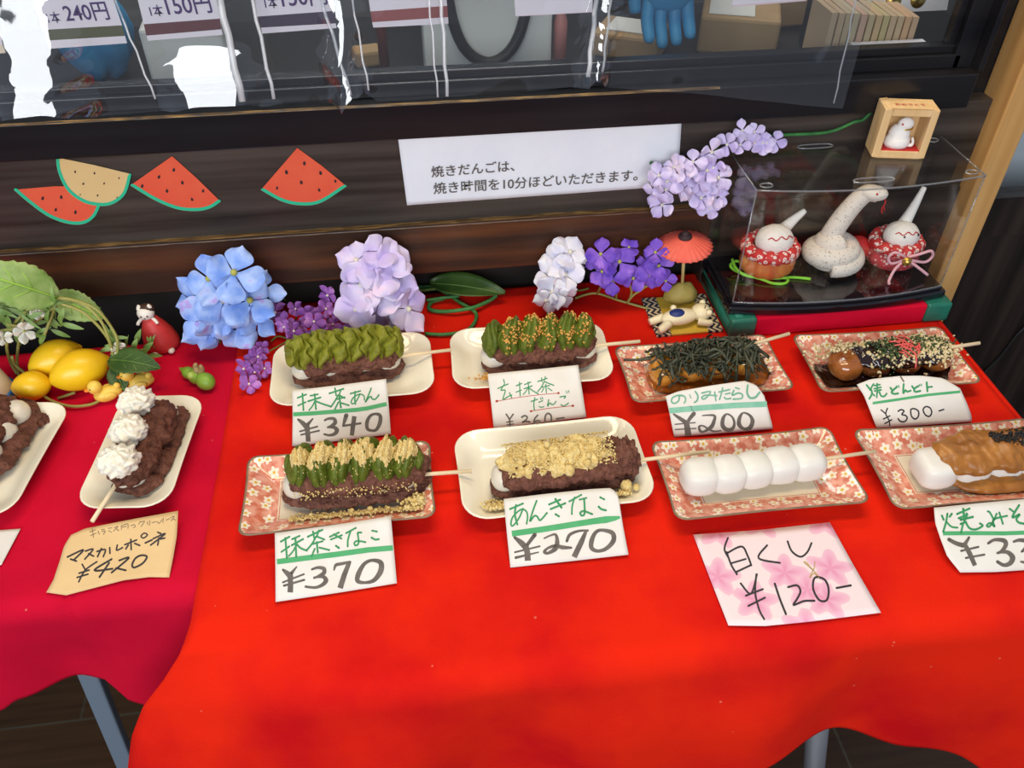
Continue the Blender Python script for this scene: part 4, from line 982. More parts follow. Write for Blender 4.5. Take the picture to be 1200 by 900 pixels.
balls(t, [-.046, -.018, .008, .033], .0215, .0135, M['mochi_warm'], .9, sc=(1.1, 1.25, .9))
bm = BM(); loaf(bm, .108, .044, .022, (-.002, .002, .029), 55, .0055, 90, 4, zmin=.012); obj('paste_top', bm, M['cocoa_anko'], t)
for i, (x, y, r) in enumerate(((160, 470, .0175), (150, 504, .0180), (139, 540, .0185))): puff(t, lw(x, y, .044), r, i*2.1)
# --- far left
c = onz(-16, 520, .018)
t = dango('bean paste dango half out of the picture at the left edge', (c.x-.004, c.y-.002), rz_-.03, (c.x-.055, c.y-.115, .0185), .0215, -.04, -.0026)
bm = BM(); loaf(bm, .118, .062, .018, (-.006, .006, .0150), 61, .0045, 90, 4, zmin=.0068); obj('paste_base', bm, M['cocoa_anko'], t)
balls(t, [-.042, -.016, .012, .038], .0225, .0140, M['mochi_warm'], .9, sc=(1.1, 1.3, .9), ys=[.008]*4)
bm = BM(); loaf(bm, .108, .046, .024, (-.002, -.002, .030), 65, .0055, 90, 4, zmin=.012); obj('paste_top', bm, M['cocoa_anko'], t)
bm = BM(); p = onz(47, 496, .0045); loaf(bm, .022, .018, .008, (0, 0, .004), 71, .0035, 220, 2, 30, 24, zmin=0); o = obj('paste_crumb', bm, M['cocoa_anko'], None); o.location = (p.x, p.y, .0046); tag(o, 'small crumb of bean paste lying alone on the leftmost white plate', 'crumb')

# ================================================================== price tags
def resample(pts, n):
    L_ = [0]
    for a, b in zip(pts, pts[1:]): L_.append(L_[-1]+math.dist(a, b))
    out = []
    for k in range(n):
        s = L_[-1]*k/(n-1)
        for i in range(len(pts)-1):
            if s <= L_[i+1]+1e-9:
                f = (s-L_[i])/max(1e-9, L_[i+1]-L_[i]); out.append((pts[i][0]+(pts[i+1][0]-pts[i][0])*f, pts[i][1]+(pts[i+1][1]-pts[i][1])*f)); break
    return out
def price_tag(label, crop, top, right, bottom, left, zt, zb, strokes, pm='paper', bend=0., zoff=0., group='price tags on the red cloths', name='price_tag'):
    """edges: polylines in a zoomed view (origin, scale); top and bottom run left to right, left and right run downwards"""
    ox, oy, sc = crop; zb += .0012; zt += .0006
    def px(p): return (ox+p[0]/sc, oy+p[1]/sc)
    A, B_, Cc, D = onz(*px(top[0]), zt), onz(*px(top[-1]), zt), onz(*px(bottom[-1]), zb), onz(*px(bottom[0]), zb)
    mb = (Cc+D)/2; mt = (A+B_)/2; ex = ((B_-A)+(Cc-D)).normalized(); n = ex.cross((mt-mb)).normalized()
    if n.dot(EYE-mb) < 0: n = -n
    O = (A+B_+Cc+D)/4; hw = ((B_-A).length+(Cc-D).length)/4; hh = (mt-mb).length/2; ey = n.cross(ex)
    lowest = 0
    def hit(q, lift=0):
        p = px(q); d = ray(*p); h = lift
        for _ in range(4):
            P = EYE + d*((O+n*h-EYE).dot(n)/d.dot(n)); a = (P-O).dot(ex)/hw; b = (P-O).dot(ey)/hh
            h = lift + bend*(1-a*a) 
        return P
    t = thing(name, label, 'price tag', D + Vector((0, 0, zoff)), 0, group)
    N1, N2 = 26, 14
    T_, Bm, Lf, Rt = resample(top, N1), resample(bottom, N1), resample(left, N2), resample(right, N2)
    rot = Matrix((ex, ey, n)).transposed(); t.rotation_euler = rot.to_euler(); inv = rot.inverted()
    def tol(P): return inv @ (P - D)
    def cp(u, v):
        i, j = round(u*(N1-1)), round(v*(N2-1)); r = []
        for k in (0, 1):
            c_ = (1-v)*T_[i][k]+v*Bm[i][k] + (1-u)*Lf[j][k]+u*Rt[j][k] - ((1-u)*(1-v)*top[0][k]+u*(1-v)*top[-1][k]+(1-u)*v*bottom[0][k]+u*v*bottom[-1][k]); r.append(c_)
        return tol(hit(r))
    bm = BM(); grid(bm, cp, N1, N2); obj('sheet', bm, M[pm], t, solid=.00025)
    by = {}
    for st in strokes: by.setdefault(st[0], []).append(st[1:])
    for mname, sts in by.items():
        bm = BM()
        for k_, s in enumerate(sts):
            wdt, pts = s[0], s[1]; closed = len(s) > 2 and s[2] == 'o'
            raw = len(s) > 2 and s[2] == 'l'
            P = [Vector((p[0], p[1], 0)) for p in pts]; W_l = [p[2] if len(p) > 2 else wdt*(1.22 if wdt < 20 else 1) for p in pts]
            if len(P) > 2 and not raw:
                Q = smooth_pts(P, 7, closed); Wq = []
                m_ = len(P)
                for i in range(len(Q)):
                    f = i/7; a = int(f) % m_; b = (a+1) % m_ if closed else min(a+1, m_-1); Wq.append(W_l[a]+(W_l[b]-W_l[a])*(f-int(f)))
            else:
                Q, Wq = [], []
                for (a, b, wa, wb) in zip(P, P[1:], W_l, W_l[1:]):
                    for q in range(6): Q.append(a.lerp(b, q/6)); Wq.append(wa+(wb-wa)*q/6)
                Q.append(P[-1]); Wq.append(W_l[-1])
            V = []; m_ = len(Q); lift = .00032+.00002*(k_ % 6)
            for i in range(m_):
                d = (Q[(i+1) % m_]-Q[i-1]) if closed else (Q[min(i+1, m_-1)]-Q[max(i-1, 0)])
                nn = Vector((-d.y, d.x, 0)); nn = nn.normalized() if nn.length > 1e-9 else Vector((1, 0, 0))
                V.append([bm.verts.new(tol(hit((Q[i].x+nn.x*Wq[i]/2*s_, Q[i].y+nn.y*Wq[i]/2*s_), lift))) for s_ in (1, -1)])
            for i in range(m_ if closed else m_-1):
                a, b = V[i], V[(i+1) % m_]; bm.faces.new((a[0], a[1], b[1], b[0]))
            if not raw and not closed:
                for e in (0, -1):      # rounded pen ends
                    c0 = Q[e]; r = Wq[e]/2; ring = [bm.verts.new(tol(hit((c0.x+r*math.cos(q*PI/5), c0.y+r*math.sin(q*PI/5)), lift))) for q in range(10)]; bm.faces.new(ring)
        obj({'band_green': 'underline', 'band_pale': 'underline', 'ink_red': 'red_rule'}.get(mname, 'lettering'), bm, M[mname], t, smooth=False)
    return t
G, GP, K, KB, BG, BP, RD, PC = 'ink_green', 'ink_pale_green', 'ink_grey', 'ink_black', 'band_green', 'band_pale', 'ink_red', 'ink_pencil'
def st(m, w_, *pts, mode=None): return (m, w_, list(pts)) + ((mode,) if mode else ())
price_tag('white tag reading 抹茶あん ¥340 in green and grey, with a green underline', (330, 430, 8), [(100, 222), (540, 170), (980, 112)], [(980, 112), (1000, 300), (1025, 630)], [(100, 745), (560, 690), (1025, 630)], [(100, 222), (104, 480), (100, 745)], .0285, .0006, [
 st(G, 13, (150, 290), (230, 258)), st(G, 13, (195, 250), (205, 405)), st(G, 12, (155, 362), (225, 330)), st(G, 12, (270, 270), (340, 256)), st(G, 13, (248, 322), (365, 285)), st(G, 13, (310, 255), (322, 395)), st(G, 11, (312, 320), (290, 365), (258, 405)), st(G, 13, (316, 318), (380, 345), (460, 370)),
 st(G, 13, (448, 248), (580, 205)), st(G, 12, (500, 200), (512, 268)), st(G, 11, (556, 212), (540, 262)), st(G, 12, (532, 262), (505, 310), (462, 375)), st(G, 12, (538, 262), (590, 292)), st(G, 12, (520, 302), (592, 284)), st(G, 14, (542, 280), (555, 380)), st(G, 12, (532, 330), (500, 395)), st(G, 12, (562, 338), (630, 360)),
 st(G, 12, (645, 250), (738, 225)), st(G, 12, (690, 230), (686, 300), (692, 348)), st(G, 10, (735, 255), (700, 320), (668, 345), (652, 330), (672, 288), (730, 255), (772, 272), (776, 310)), st(G, 11, (840, 200), (810, 275), (785, 330), (815, 290), (838, 278), (850, 300), (880, 300), (912, 262)),
 st(BG, 38, (108, 445), (300, 434), (500, 418), (700, 402), (800, 388), (985, 347), mode='l'),
 st(K, 36, (155, 492, 20), (200, 528, 42), (240, 570, 52)), st(K, 22, (292, 486, 14), (240, 545, 34)), st(K, 48, (235, 550, 48), (245, 620, 46), (250, 700, 44), mode='l'), st(K, 13, (172, 604), (335, 558)), st(K, 13, (182, 636), (352, 597)),
 st(K, 26, (403, 500, 16), (440, 484, 22), (490, 486, 30), (502, 520, 38), (470, 550, 26), (432, 566, 16)), st(K, 30, (434, 566, 14), (490, 566, 30), (518, 592, 42), (500, 625, 34), (450, 640, 22), (400, 630, 18)),
 st(K, 40, (606, 455, 42), (592, 500, 34), (578, 548, 18)), st(K, 16, (576, 552), (740, 528)), st(K, 42, (682, 462, 42), (668, 560, 42), (658, 642, 40), mode='l'),
 st(K, 28, (875, 440, 22), (922, 455, 34), (922, 520, 38), (890, 585, 28), (845, 596, 22), (805, 578, 30), (800, 520, 36), (828, 462, 28), mode='o')])
price_tag('white tag reading 玄抹茶だんご ¥360 with thin red rules under the words', (560, 420, 8.5714), [(98, 156), (560, 112), (1008, 66)], [(1008, 66), (1045, 300), (1090, 590)], [(160, 705), (620, 645), (1090, 590)], [(98, 156), (130, 420), (160, 705)], .0275, .0006, [
 st(G, 9, (258, 212), (268, 250)), st(G, 9, (200, 302), (250, 280), (305, 256)), st(G, 9, (265, 262), (232, 318), (275, 322), (252, 410), (300, 385), (340, 368)), st(G, 9, (318, 345), (340, 395)),
 st(G, 9, (385, 275), (440, 252)), st(G, 9, (418, 240), (425, 375)), st(G, 8, (385, 338), (438, 318)), st(G, 9, (470, 262), (530, 238)), st(G, 9, (465, 305), (545, 275)), st(G, 9, (505, 238), (515, 358)), st(G, 8, (505, 295), (480, 335), (455, 362)), st(G, 9, (512, 295), (560, 330), (608, 355)),
 st(G, 9, (602, 232), (695, 200)), st(G, 8, (640, 195), (645, 235)), st(G, 8, (678, 182), (668, 218)), st(G, 9, (665, 232), (640, 285), (602, 332)), st(G, 9, (668, 232), (715, 252), (762, 270)), st(G, 8, (640, 290), (720, 272)), st(G, 9, (682, 262), (688, 345)), st(G, 8, (662, 300), (640, 340)), st(G, 8, (705, 298), (745, 325)),
 st(G, 9, (535, 432), (600, 410)), st(G, 9, (572, 395), (562, 460), (568, 520)), st(G, 8, (612, 440), (650, 425)), st(G, 8, (615, 480), (635, 492), (662, 484)), st(G, 7, (628, 395), (636, 415)), st(G, 7, (645, 388), (653, 408)),
 st(G, 9, (712, 415), (700, 480), (722, 448), (740, 460), (760, 462), (785, 432)), st(G, 9, (825, 388), (880, 378), (868, 400)), st(G, 9, (835, 465), (865, 478), (910, 448)), st(G, 7, (888, 330), (896, 350)), st(G, 7, (908, 322), (916, 342)),
 st(RD, 5, (190, 430), (420, 390), (620, 365), (810, 348)), st(RD, 22, (186, 430), (194, 428)), st(RD, 20, (806, 349), (812, 347)), st(RD, 5, (535, 530), (720, 500), (955, 475)), st(RD, 20, (531, 531), (538, 529)), st(RD, 18, (951, 476), (957, 474)),
 st(K, 13, (285, 560), (318, 612)), st(K, 12, (355, 560), (318, 612)), st(K, 13, (318, 610), (325, 700)), st(K, 9, (290, 640), (352, 630)), st(K, 9, (292, 668), (358, 658)),
 st(K, 13, (440, 590), (470, 575), (496, 590), (480, 620), (445, 642), (475, 632), (520, 636)), st(K, 13, (602, 570), (575, 600), (562, 640), (590, 670), (625, 650), (610, 625), (575, 632)), st(K, 14, (705, 552), (735, 575), (735, 630), (700, 670), (675, 630), (680, 575), mode='o'), st(K, 13, (790, 606), (865, 596))])
price_tag('curled white tag reading のりみたらし ¥200 with a pale green band', (770, 440, 8), [(80, 195), (200, 148), (500, 95), (820, 50), (930, 90), (1005, 190)], [(1005, 190), (1040, 310), (1088, 500)], [(160, 578), (620, 540), (1088, 500)], [(80, 195), (112, 330), (160, 578)], .0265, .0006, [
 st(GP, 13, (210, 196), (200, 240), (160, 262), (135, 240), (150, 205), (205, 186), (255, 196), (268, 230), (255, 258)), st(GP, 8, (305, 180), (318, 212)), st(GP, 13, (358, 150), (382, 190), (375, 235), (350, 252)),
 st(GP, 12, (420, 165), (500, 150), (470, 200), (435, 222), (420, 205), (460, 185), (560, 190)), st(GP, 12, (540, 155), (552, 235)), st(GP, 12, (580, 155), (680, 132)), st(GP, 12, (615, 115), (600, 180), (585, 225)), st(GP, 11, (640, 175), (685, 165)), st(GP, 12, (630, 205), (650, 220), (690, 215)),
 st(GP, 11, (735, 115), (770, 125)), st(GP, 13, (720, 140), (705, 185), (760, 165), (800, 180), (790, 215), (715, 222)), st(GP, 16, (850, 92), (845, 160), (870, 208), (920, 205), (960, 160)),
 st(BP, 52, (115, 330), (400, 305), (700, 282), (1030, 268), mode='l'), st(KB, 3, (300, 288), (325, 292), (322, 318), (342, 330)),
 st(K, 30, (155, 362, 16), (210, 400, 34), (270, 440, 40)), st(K, 30, (345, 358, 40), (310, 400, 34), (285, 440, 30)), st(K, 50, (272, 430, 50), (285, 500, 56), (292, 565, 62), mode='l'), st(K, 9, (168, 458), (358, 442)), st(K, 9, (172, 506), (365, 496)),
 st(K, 16, (425, 376, 10), (480, 372, 14), (540, 380, 24), (530, 440, 34), (505, 485, 38), (440, 525, 18), (405, 520, 26), (395, 480, 22), (430, 472, 14), (480, 500, 20), (530, 522, 16), (600, 516, 10)),
 st(K, 30, (655, 362, 16), (705, 390, 18), (725, 450, 24), (705, 500, 34), (655, 508, 38), (615, 470, 40), (620, 400, 34), mode='o'), st(K, 30, (810, 350, 14), (870, 375, 24), (895, 430, 40), (870, 490, 40), (815, 500, 26), (770, 460, 42), (775, 395, 34), mode='o')], bend=.002)
price_tag('bowed white tag reading 焼どんどト ¥300 in thin green and black pen', (995, 430, 8), [(72, 165), (200, 115), (470, 85), (680, 82), (880, 105), (1040, 200)], [(1040, 200), (1100, 330), (1146, 450), (1150, 512)], [(258, 572), (700, 545), (1150, 512)], [(72, 165), (140, 270), (200, 420), (258, 572)], .0255, .0006, [
 st(G, 14, (165, 170), (200, 215)), st(G, 13, (230, 160), (195, 215)), st(G, 14, (205, 205), (215, 250), (190, 298)), st(G, 12, (212, 245), (240, 270)), st(G, 12, (240, 175), (290, 165)), st(G, 12, (262, 155), (268, 240)), st(G, 12, (235, 205), (300, 190)), st(G, 13, (240, 225), (300, 215)), st(G, 12, (262, 240), (260, 285)), st(G, 13, (285, 235), (300, 270), (330, 275), (352, 250)),
 st(G, 14, (388, 195), (410, 225)), st(G, 15, (445, 190), (400, 232), (420, 252), (460, 248)), st(G, 9, (445, 178), (452, 192)), st(G, 9, (462, 175), (468, 190)), st(G, 14, (512, 160), (508, 245), (528, 218), (545, 232), (578, 222)), st(G, 14, (590, 180), (612, 210)), st(G, 15, (648, 180), (612, 205), (620, 232), (668, 225)), st(G, 8, (660, 165), (664, 178)), st(G, 8, (676, 162), (680, 175)), st(G, 15, (728, 145), (735, 228)), st(G, 13, (738, 190), (778, 185)),
 st(BG, 24, (222, 340), (480, 302), (740, 262), (1042, 232), mode='l'), st('ink_pencil', 12, (485, 92), (512, 135)),
 st(KB, 10, (300, 402), (345, 440)), st(KB, 10, (360, 388), (345, 440), (375, 500), (382, 550)), st(KB, 10, (322, 488), (382, 458)), st(KB, 10, (335, 530), (400, 495)),
 st(KB, 11, (460, 415), (490, 400), (515, 415), (495, 445), (530, 455), (545, 480), (520, 512), (480, 508), (460, 485)), st(KB, 11, (580, 400), (585, 460), (620, 488), (650, 460), (650, 415), (615, 392), mode='o'), st(KB, 11, (720, 372), (760, 385), (775, 430), (750, 464), (712, 445), (695, 400), mode='o'), st(KB, 11, (845, 412), (888, 398))], bend=.003)
price_tag('white tag reading 抹茶きなこ ¥370, leaning on the front left pink plate', (310, 590, 7.0588), [(85, 245), (560, 180), (1045, 105)], [(1045, 105), (1070, 380), (1095, 660)], [(92, 815), (600, 740), (1095, 660)], [(85, 245), (90, 520), (92, 815)], .0225, .0008, [
 st(G, 13, (135, 315), (205, 275)), st(G, 13, (172, 285), (185, 450)), st(G, 12, (140, 400), (205, 355)), st(G, 12, (228, 295), (290, 268)), st(G, 13, (225, 345), (318, 295)), st(G, 13, (255, 290), (262, 440)), st(G, 11, (262, 345), (235, 395), (200, 435)), st(G, 13, (268, 340), (300, 370), (350, 390)),
 st(G, 13, (358, 275), (478, 218)), st(G, 12, (400, 232), (412, 290)), st(G, 12, (450, 222), (432, 272)), st(G, 12, (425, 275), (395, 330), (350, 385)), st(G, 12, (430, 272), (495, 298)), st(G, 12, (400, 335), (480, 312)), st(G, 13, (432, 320), (440, 405)), st(G, 12, (415, 375), (390, 435)), st(G, 12, (455, 365), (535, 385)),
 st(G, 12, (540, 275), (615, 240)), st(G, 12, (548, 298), (640, 262)), st(G, 12, (572, 255), (635, 290)), st(G, 13, (590, 350), (615, 368)), st(G, 12, (675, 245), (755, 202)), st(G, 12, (712, 225), (690, 300), (688, 355)), st(G, 12, (775, 240), (800, 240)), st(G, 12, (770, 245), (778, 325), (755, 348), (742, 330), (765, 310), (835, 320)), st(G, 12, (890, 225), (930, 232)), st(G, 13, (885, 282), (915, 298), (945, 295)),
 st(BG, 44, (103, 482), (350, 450), (600, 420), (850, 385), (1062, 367), mode='l'),
 st(K, 36, (152, 548, 18), (185, 575, 40), (215, 605, 46)), st(K, 20, (265, 524, 10), (220, 580, 30)), st(K, 46, (208, 590, 40), (216, 660, 44), (212, 735, 46), mode='l'), st(K, 12, (152, 652), (325, 585)), st(K, 14, (160, 680), (328, 632)),
 st(K, 28, (392, 545, 16), (440, 530, 22), (490, 540, 32), (490, 575, 34), (450, 600, 24), (408, 618, 12)), st(K, 28, (410, 612, 14), (480, 605, 28), (508, 635, 40), (480, 672, 30), (420, 695, 22), (340, 688, 20)),
 st(K, 26, (575, 550, 12), (590, 510, 26), (640, 498, 26), (708, 484, 20)), st(K, 40, (700, 488, 34), (660, 590, 42), (625, 700, 46), mode='l'),
 st(K, 36, (890, 470, 24), (960, 490, 42), (960, 560, 46), (905, 635, 34), (830, 655, 22), (770, 640, 36), (778, 580, 42), (825, 500, 30), mode='o')])
price_tag('white tag reading あんきなこ ¥270, leaning on the front white plate', (580, 560, 7.0588), [(72, 175), (400, 135), (800, 92), (960, 84), (1004, 118), (1024, 170)], [(1024, 170), (1060, 400), (1105, 635)], [(128, 742), (620, 690), (1105, 635)], [(72, 175), (98, 450), (128, 742)], .0235, .0008, [
 st(G, 13, (125, 258), (232, 212)), st(G, 13, (175, 225), (165, 300), (185, 385)), st(G, 11, (232, 255), (200, 330), (150, 395), (132, 380), (150, 320), (215, 262), (258, 275), (270, 320), (262, 380)), st(G, 12, (345, 190), (315, 270), (290, 358), (325, 315), (350, 320), (375, 350), (430, 290)),
 st(G, 13, (448, 220), (540, 180)), st(G, 13, (460, 258), (582, 210)), st(G, 15, (500, 175), (550, 245)), st(G, 13, (500, 300), (530, 318)), st(G, 12, (615, 195), (715, 140)), st(G, 11, (660, 160), (640, 230), (636, 300)), st(G, 11, (700, 180), (758, 165)), st(G, 13, (738, 175), (742, 290), (720, 312), (705, 290), (735, 275), (805, 300)), st(G, 12, (870, 160), (905, 178)), st(G, 14, (858, 238), (880, 258), (918, 268)),
 st(BG, 48, (140, 462), (400, 425), (650, 385), (820, 358, 50), (920, 345, 56), (990, 335, 40), (1035, 325, 18), mode='l'),
 st(K, 40, (162, 492, 20), (215, 535, 46), (255, 575, 50)), st(K, 26, (330, 470, 34), (285, 530, 28), (262, 560, 30)), st(K, 48, (256, 560, 44), (268, 620, 48), (272, 685, 50), mode='l'), st(K, 12, (165, 615), (370, 566)), st(K, 14, (172, 660, 22), (360, 615, 10)),
 st(K, 22, (408, 500, 12), (455, 478, 14), (502, 470, 20), (515, 530, 36), (500, 585, 40), (440, 622, 22), (408, 612, 24), (440, 580, 20), (500, 562, 26), (560, 575, 34), (632, 578, 16)),
 st(K, 26, (595, 522, 24), (620, 470, 26), (690, 440, 20), (770, 435, 16)), st(K, 42, (755, 438, 24), (715, 530, 44), (655, 655, 46), mode='l'),
 st(K, 36, (880, 432, 24), (970, 455, 38), (980, 520, 40), (920, 585, 32), (850, 605, 26), (800, 580, 36), (800, 520, 40), (830, 455, 30), mode='o')])
price_tag('kraft brown tag reading マスカルポーネ ¥420, on the side table', (40, 590, 6.6667), [(290, 245), (400, 195), (760, 125), (1125, 58)], [(1125, 58), (1115, 250), (1085, 430), (1055, 578)], [(95, 695), (250, 717), (700, 600), (900, 575), (1055, 578)], [(290, 245), (235, 330), (200, 450), (150, 600), (95, 695)], .0105, -.0030, [
 st(PC, 4, (435, 222), (480, 205)), st(PC, 4, (455, 200), (462, 265)), st(PC, 4, (440, 250), (485, 232)), st(PC, 4, (498, 215), (510, 240)), st(PC, 4, (525, 205), (550, 200)), st(PC, 4, (530, 220), (555, 215), (540, 242)), st(PC, 4, (580, 195), (605, 190)), st(PC, 4, (580, 212), (605, 225)), st(PC, 4, (625, 190), (655, 178), (620, 215)), st(PC, 4, (640, 195), (660, 212)), st(PC, 4, (680, 175), (682, 205)), st(PC, 4, (680, 175), (730, 160), (732, 195)), st(PC, 4, (690, 185), (722, 178)), st(PC, 4, (755, 175), (780, 165), (790, 180), (775, 190)), st(PC, 4, (830, 140), (815, 165)), st(PC, 4, (832, 145), (862, 140), (835, 180)), st(PC, 4, (885, 140), (885, 165)), st(PC, 4, (905, 132), (900, 170)), st(PC, 4, (920, 150), (950, 142)), st(PC, 4, (960, 140), (975, 155), (1000, 125)), st(PC, 4, (1010, 115), (1005, 150)), st(PC, 4, (1030, 130), (1060, 118)), st(PC, 4, (1065, 110), (1095, 100), (1070, 135)), st(PC, 4, (1085, 118), (1105, 130)),
 st(KB, 11, (260, 418), (385, 362), (310, 440)), st(KB, 11, (285, 435), (330, 450)), st(KB, 10, (400, 372), (460, 358), (395, 435)), st(KB, 10, (425, 392), (465, 412)), st(KB, 10, (490, 375), (555, 360), (540, 415)), st(KB, 10, (525, 352), (495, 415)), st(KB, 10, (590, 345), (592, 390)), st(KB, 10, (650, 325), (645, 365), (690, 345)), st(KB, 10, (708, 322), (800, 285)), st(KB, 10, (755, 280), (758, 360)), st(KB, 10, (735, 325), (715, 355)), st(KB, 10, (785, 312), (825, 328)), st(KB, 9, (860, 232), (885, 245), (855, 270), (835, 255), mode='o'), st(KB, 11, (868, 308), (920, 285)), st(KB, 10, (965, 225), (990, 235)), st(KB, 10, (930, 275), (1025, 235), (910, 325)), st(KB, 10, (975, 270), (965, 325)), st(KB, 10, (985, 278), (1020, 270)),
 st(KB, 10, (375, 475), (400, 520)), st(KB, 10, (490, 455), (400, 520), (348, 612)), st(KB, 10, (350, 545), (430, 520)), st(KB, 10, (335, 578), (420, 552)), st(KB, 12, (605, 435), (470, 522), (612, 510)), st(KB, 12, (585, 465), (510, 575)), st(KB, 12, (665, 445), (740, 425), (605, 540)), st(KB, 12, (640, 505), (715, 522)), st(KB, 12, (835, 405), (880, 415), (850, 465), (785, 500), (765, 480), (790, 430), mode='o')], 'kraft_paper', bend=.001)
price_tag('large pink blossom-print paper reading 白くし ¥120, flat on the cloth', (800, 600, 5), [(62, 133), (460, 105), (862, 60)], [(862, 60), (1000, 310), (1162, 590)], [(268, 665), (480, 668), (720, 645), (1162, 590)], [(62, 133), (160, 390), (268, 665)], .0012, .0010, [
 st(KB, 9, (265, 152), (245, 215), (265, 262)), st(KB, 9, (258, 235), (285, 310), (318, 365)), st(KB, 9, (262, 240), (345, 202), (380, 255), (402, 312)), st(KB, 8, (285, 300), (370, 275)), st(KB, 9, (312, 352), (402, 310)), st(KB, 9, (495, 195), (445, 270), (570, 298)), st(KB, 9, (615, 172), (640, 230), (690, 262), (730, 235), (755, 182)),
 st(KB, 9, (340, 418), (400, 478), (435, 365)), st(KB, 9, (432, 365), (425, 470), (448, 570), (478, 628)), st(KB, 9, (370, 490), (470, 452)), st(KB, 9, (385, 550), (482, 502)), st(KB, 10, (540, 420), (570, 510), (605, 598)), st(KB, 10, (618, 440), (670, 430), (690, 465), (670, 510), (650, 545), (710, 522), (772, 520)), st(KB, 10, (775, 385), (830, 395), (855, 450), (845, 515), (800, 515), (765, 450), mode='o'), st(KB, 10, (902, 445), (985, 430)),
 st('gold_ink', 5, (765, 340), (712, 295), (730, 300), (765, 340), (775, 292)), st('gold_ink', 5, (765, 340), (745, 385), (770, 360), (800, 385), (765, 340))] , 'blossom_paper', group=None) if M.setdefault('gold_ink', mat('gold_ink', (.50, .34, .14), .6)) else None
price_tag('white tag starting 焼みそ ¥33, cut off by the right picture edge', (1080, 570, 8.1818), [(118, 205), (500, 165), (1260, 98)], [(1260, 98), (1290, 450), (1310, 780)], [(370, 825), (700, 822), (1310, 782)], [(118, 205), (130, 350), (180, 500), (245, 670), (370, 825)], .0235, .0008, [
 st(G, 16, (195, 280), (212, 320)), st(G, 16, (290, 262), (270, 290)), st(G, 16, (248, 262), (235, 340), (208, 435)), st(G, 14, (235, 335), (285, 385), (345, 395)), st(G, 16, (340, 265), (460, 212)), st(G, 18, (400, 215), (412, 330)), st(G, 16, (355, 305), (440, 270)), st(G, 18, (375, 320), (492, 292)), st(G, 20, (432, 260), (430, 310)), st(G, 18, (375, 360), (425, 340)), st(G, 15, (400, 350), (378, 445)), st(G, 16, (425, 345), (460, 400), (520, 412), (585, 378), (560, 355)),
 st(G, 15, (635, 240), (655, 250), (690, 315)), st(G, 15, (720, 262), (690, 330), (650, 385), (625, 375), (660, 350), (700, 385), (690, 318), (820, 282)), st(G, 15, (745, 250), (780, 358)), st(G, 15, (845, 215), (885, 245)), st(G, 17, (935, 180), (870, 295), (940, 268), (910, 310), (930, 345), (985, 358)), st(G, 15, (1040, 300), (1100, 250), (1150, 300)),
 st(BG, 38, (205, 450), (480, 448), (800, 450), (1280, 432), mode='l'),
 st(K, 40, (262, 508, 34), (330, 545, 40), (400, 565, 46)), st(K, 30, (455, 490, 24), (415, 555, 38)), st(K, 44, (410, 548, 40), (460, 640, 46), (512, 758, 42), mode='l'), st(K, 16, (380, 618), (545, 580)), st(K, 16, (425, 686), (602, 654)),
 st(K, 36, (640, 545, 24), (700, 512, 28), (790, 520, 44), (808, 560, 42), (770, 620, 34), (725, 640, 18)), st(K, 36, (728, 635, 16), (820, 630, 38), (872, 680, 54), (850, 735, 46), (790, 755, 34), (728, 722, 30)),
 st(K, 36, (882, 530, 20), (940, 515, 34), (1010, 530, 44), (1000, 590, 42), (960, 625, 20)), st(K, 36, (952, 722, 16), (1000, 728, 30), (1060, 720, 40), (1090, 670, 44), (1040, 630, 30))])
price_tag('white tag corner at the far left picture edge, front of the side table', (0, 600, 6), [(-420, 165), (-100, 135), (145, 118)], [(145, 118), (80, 240), (10, 372)], [(-560, 460), (-200, 410), (10, 372)], [(-420, 165), (-490, 310), (-560, 460)], -.0022, -.0024, [st(KB, 9, (-60, 215), (-12, 222))])
# ================================================================== flowers
def floret(bp, be, c, n, R, roll=0, npet=4, wid=.62, cup=.25, seed=0, tipw=1.0):
    F = frame_to(n, roll); c = Vector(c)
    for k in range(npet):
        a0 = 2*PI*k/npet + .12*math.sin(seed*3+k*2.1); rk = R*(1+.12*math.sin(seed*5+k*1.7)); lift = .45*math.sin(seed*2+k*2.7)
        def P(u, v):
            t = .04+.96*u; s = v*2-1
            hw = wid*R*(.10+.90*sstep(t/.66))*(1 if t < .60 else max(.02, 1-((t-.60)/.402)**2)**.5)
            q = Vector((t*rk, s*hw, cup*R*t*t + lift*R*t*t*.6 - .22*R*s*s*t + .05*R*math.sin(s*4+t*5+seed+k)*t))
            return c + F @ (Matrix.Rotation(a0, 3, 'Z') @ q)
        grid(bp, P, 11, 7)
    ell(be, c + F @ Vector((0, 0, R*.06)), R*.12, None, 8, 6)
def flower_thing(name, label, base, spec, pm, eye='flower_eye', group=None, tube_stems=None, sm='stem', stem_r=.0012):
    """spec: list of (photo px, photo py, depth Y, radius, roll, normal tilt(x,z)); each blossom is a part, its eye a sub-part"""
    t = thing(name, label, 'flower', base, 0, group)
    for i, (x, y, Y, R, roll, nt_) in enumerate(spec):
        p = ony(x, y, Y); p.z = max(p.z, .013)
        if name == 'wisteria' and p.x > .330 and p.z < .194:
            if p.z > .155: p.z = .194
            else: p.x = .326
        cdir = (EYE-p).normalized(); n = (cdir + Vector((nt_[0], 0, nt_[1]))).normalized() if nt_ else Vector((.05, -1, .05))
        bp, be = BM(), BM(); floret(bp, be, p-t.location, n, R, roll, *(FL[pm]), seed=i+x*.1)
        b = obj('blossom', bp, M[pm], t); e = obj('flower_eye', be, M[eye], b)
    if tube_stems:
        bm = BM()
        for pts in tube_stems: tube(bm, [Vector(q)-t.location for q in pts], stem_r, 7, sm=5)
        obj('stem', bm, M[sm], t)
    return t
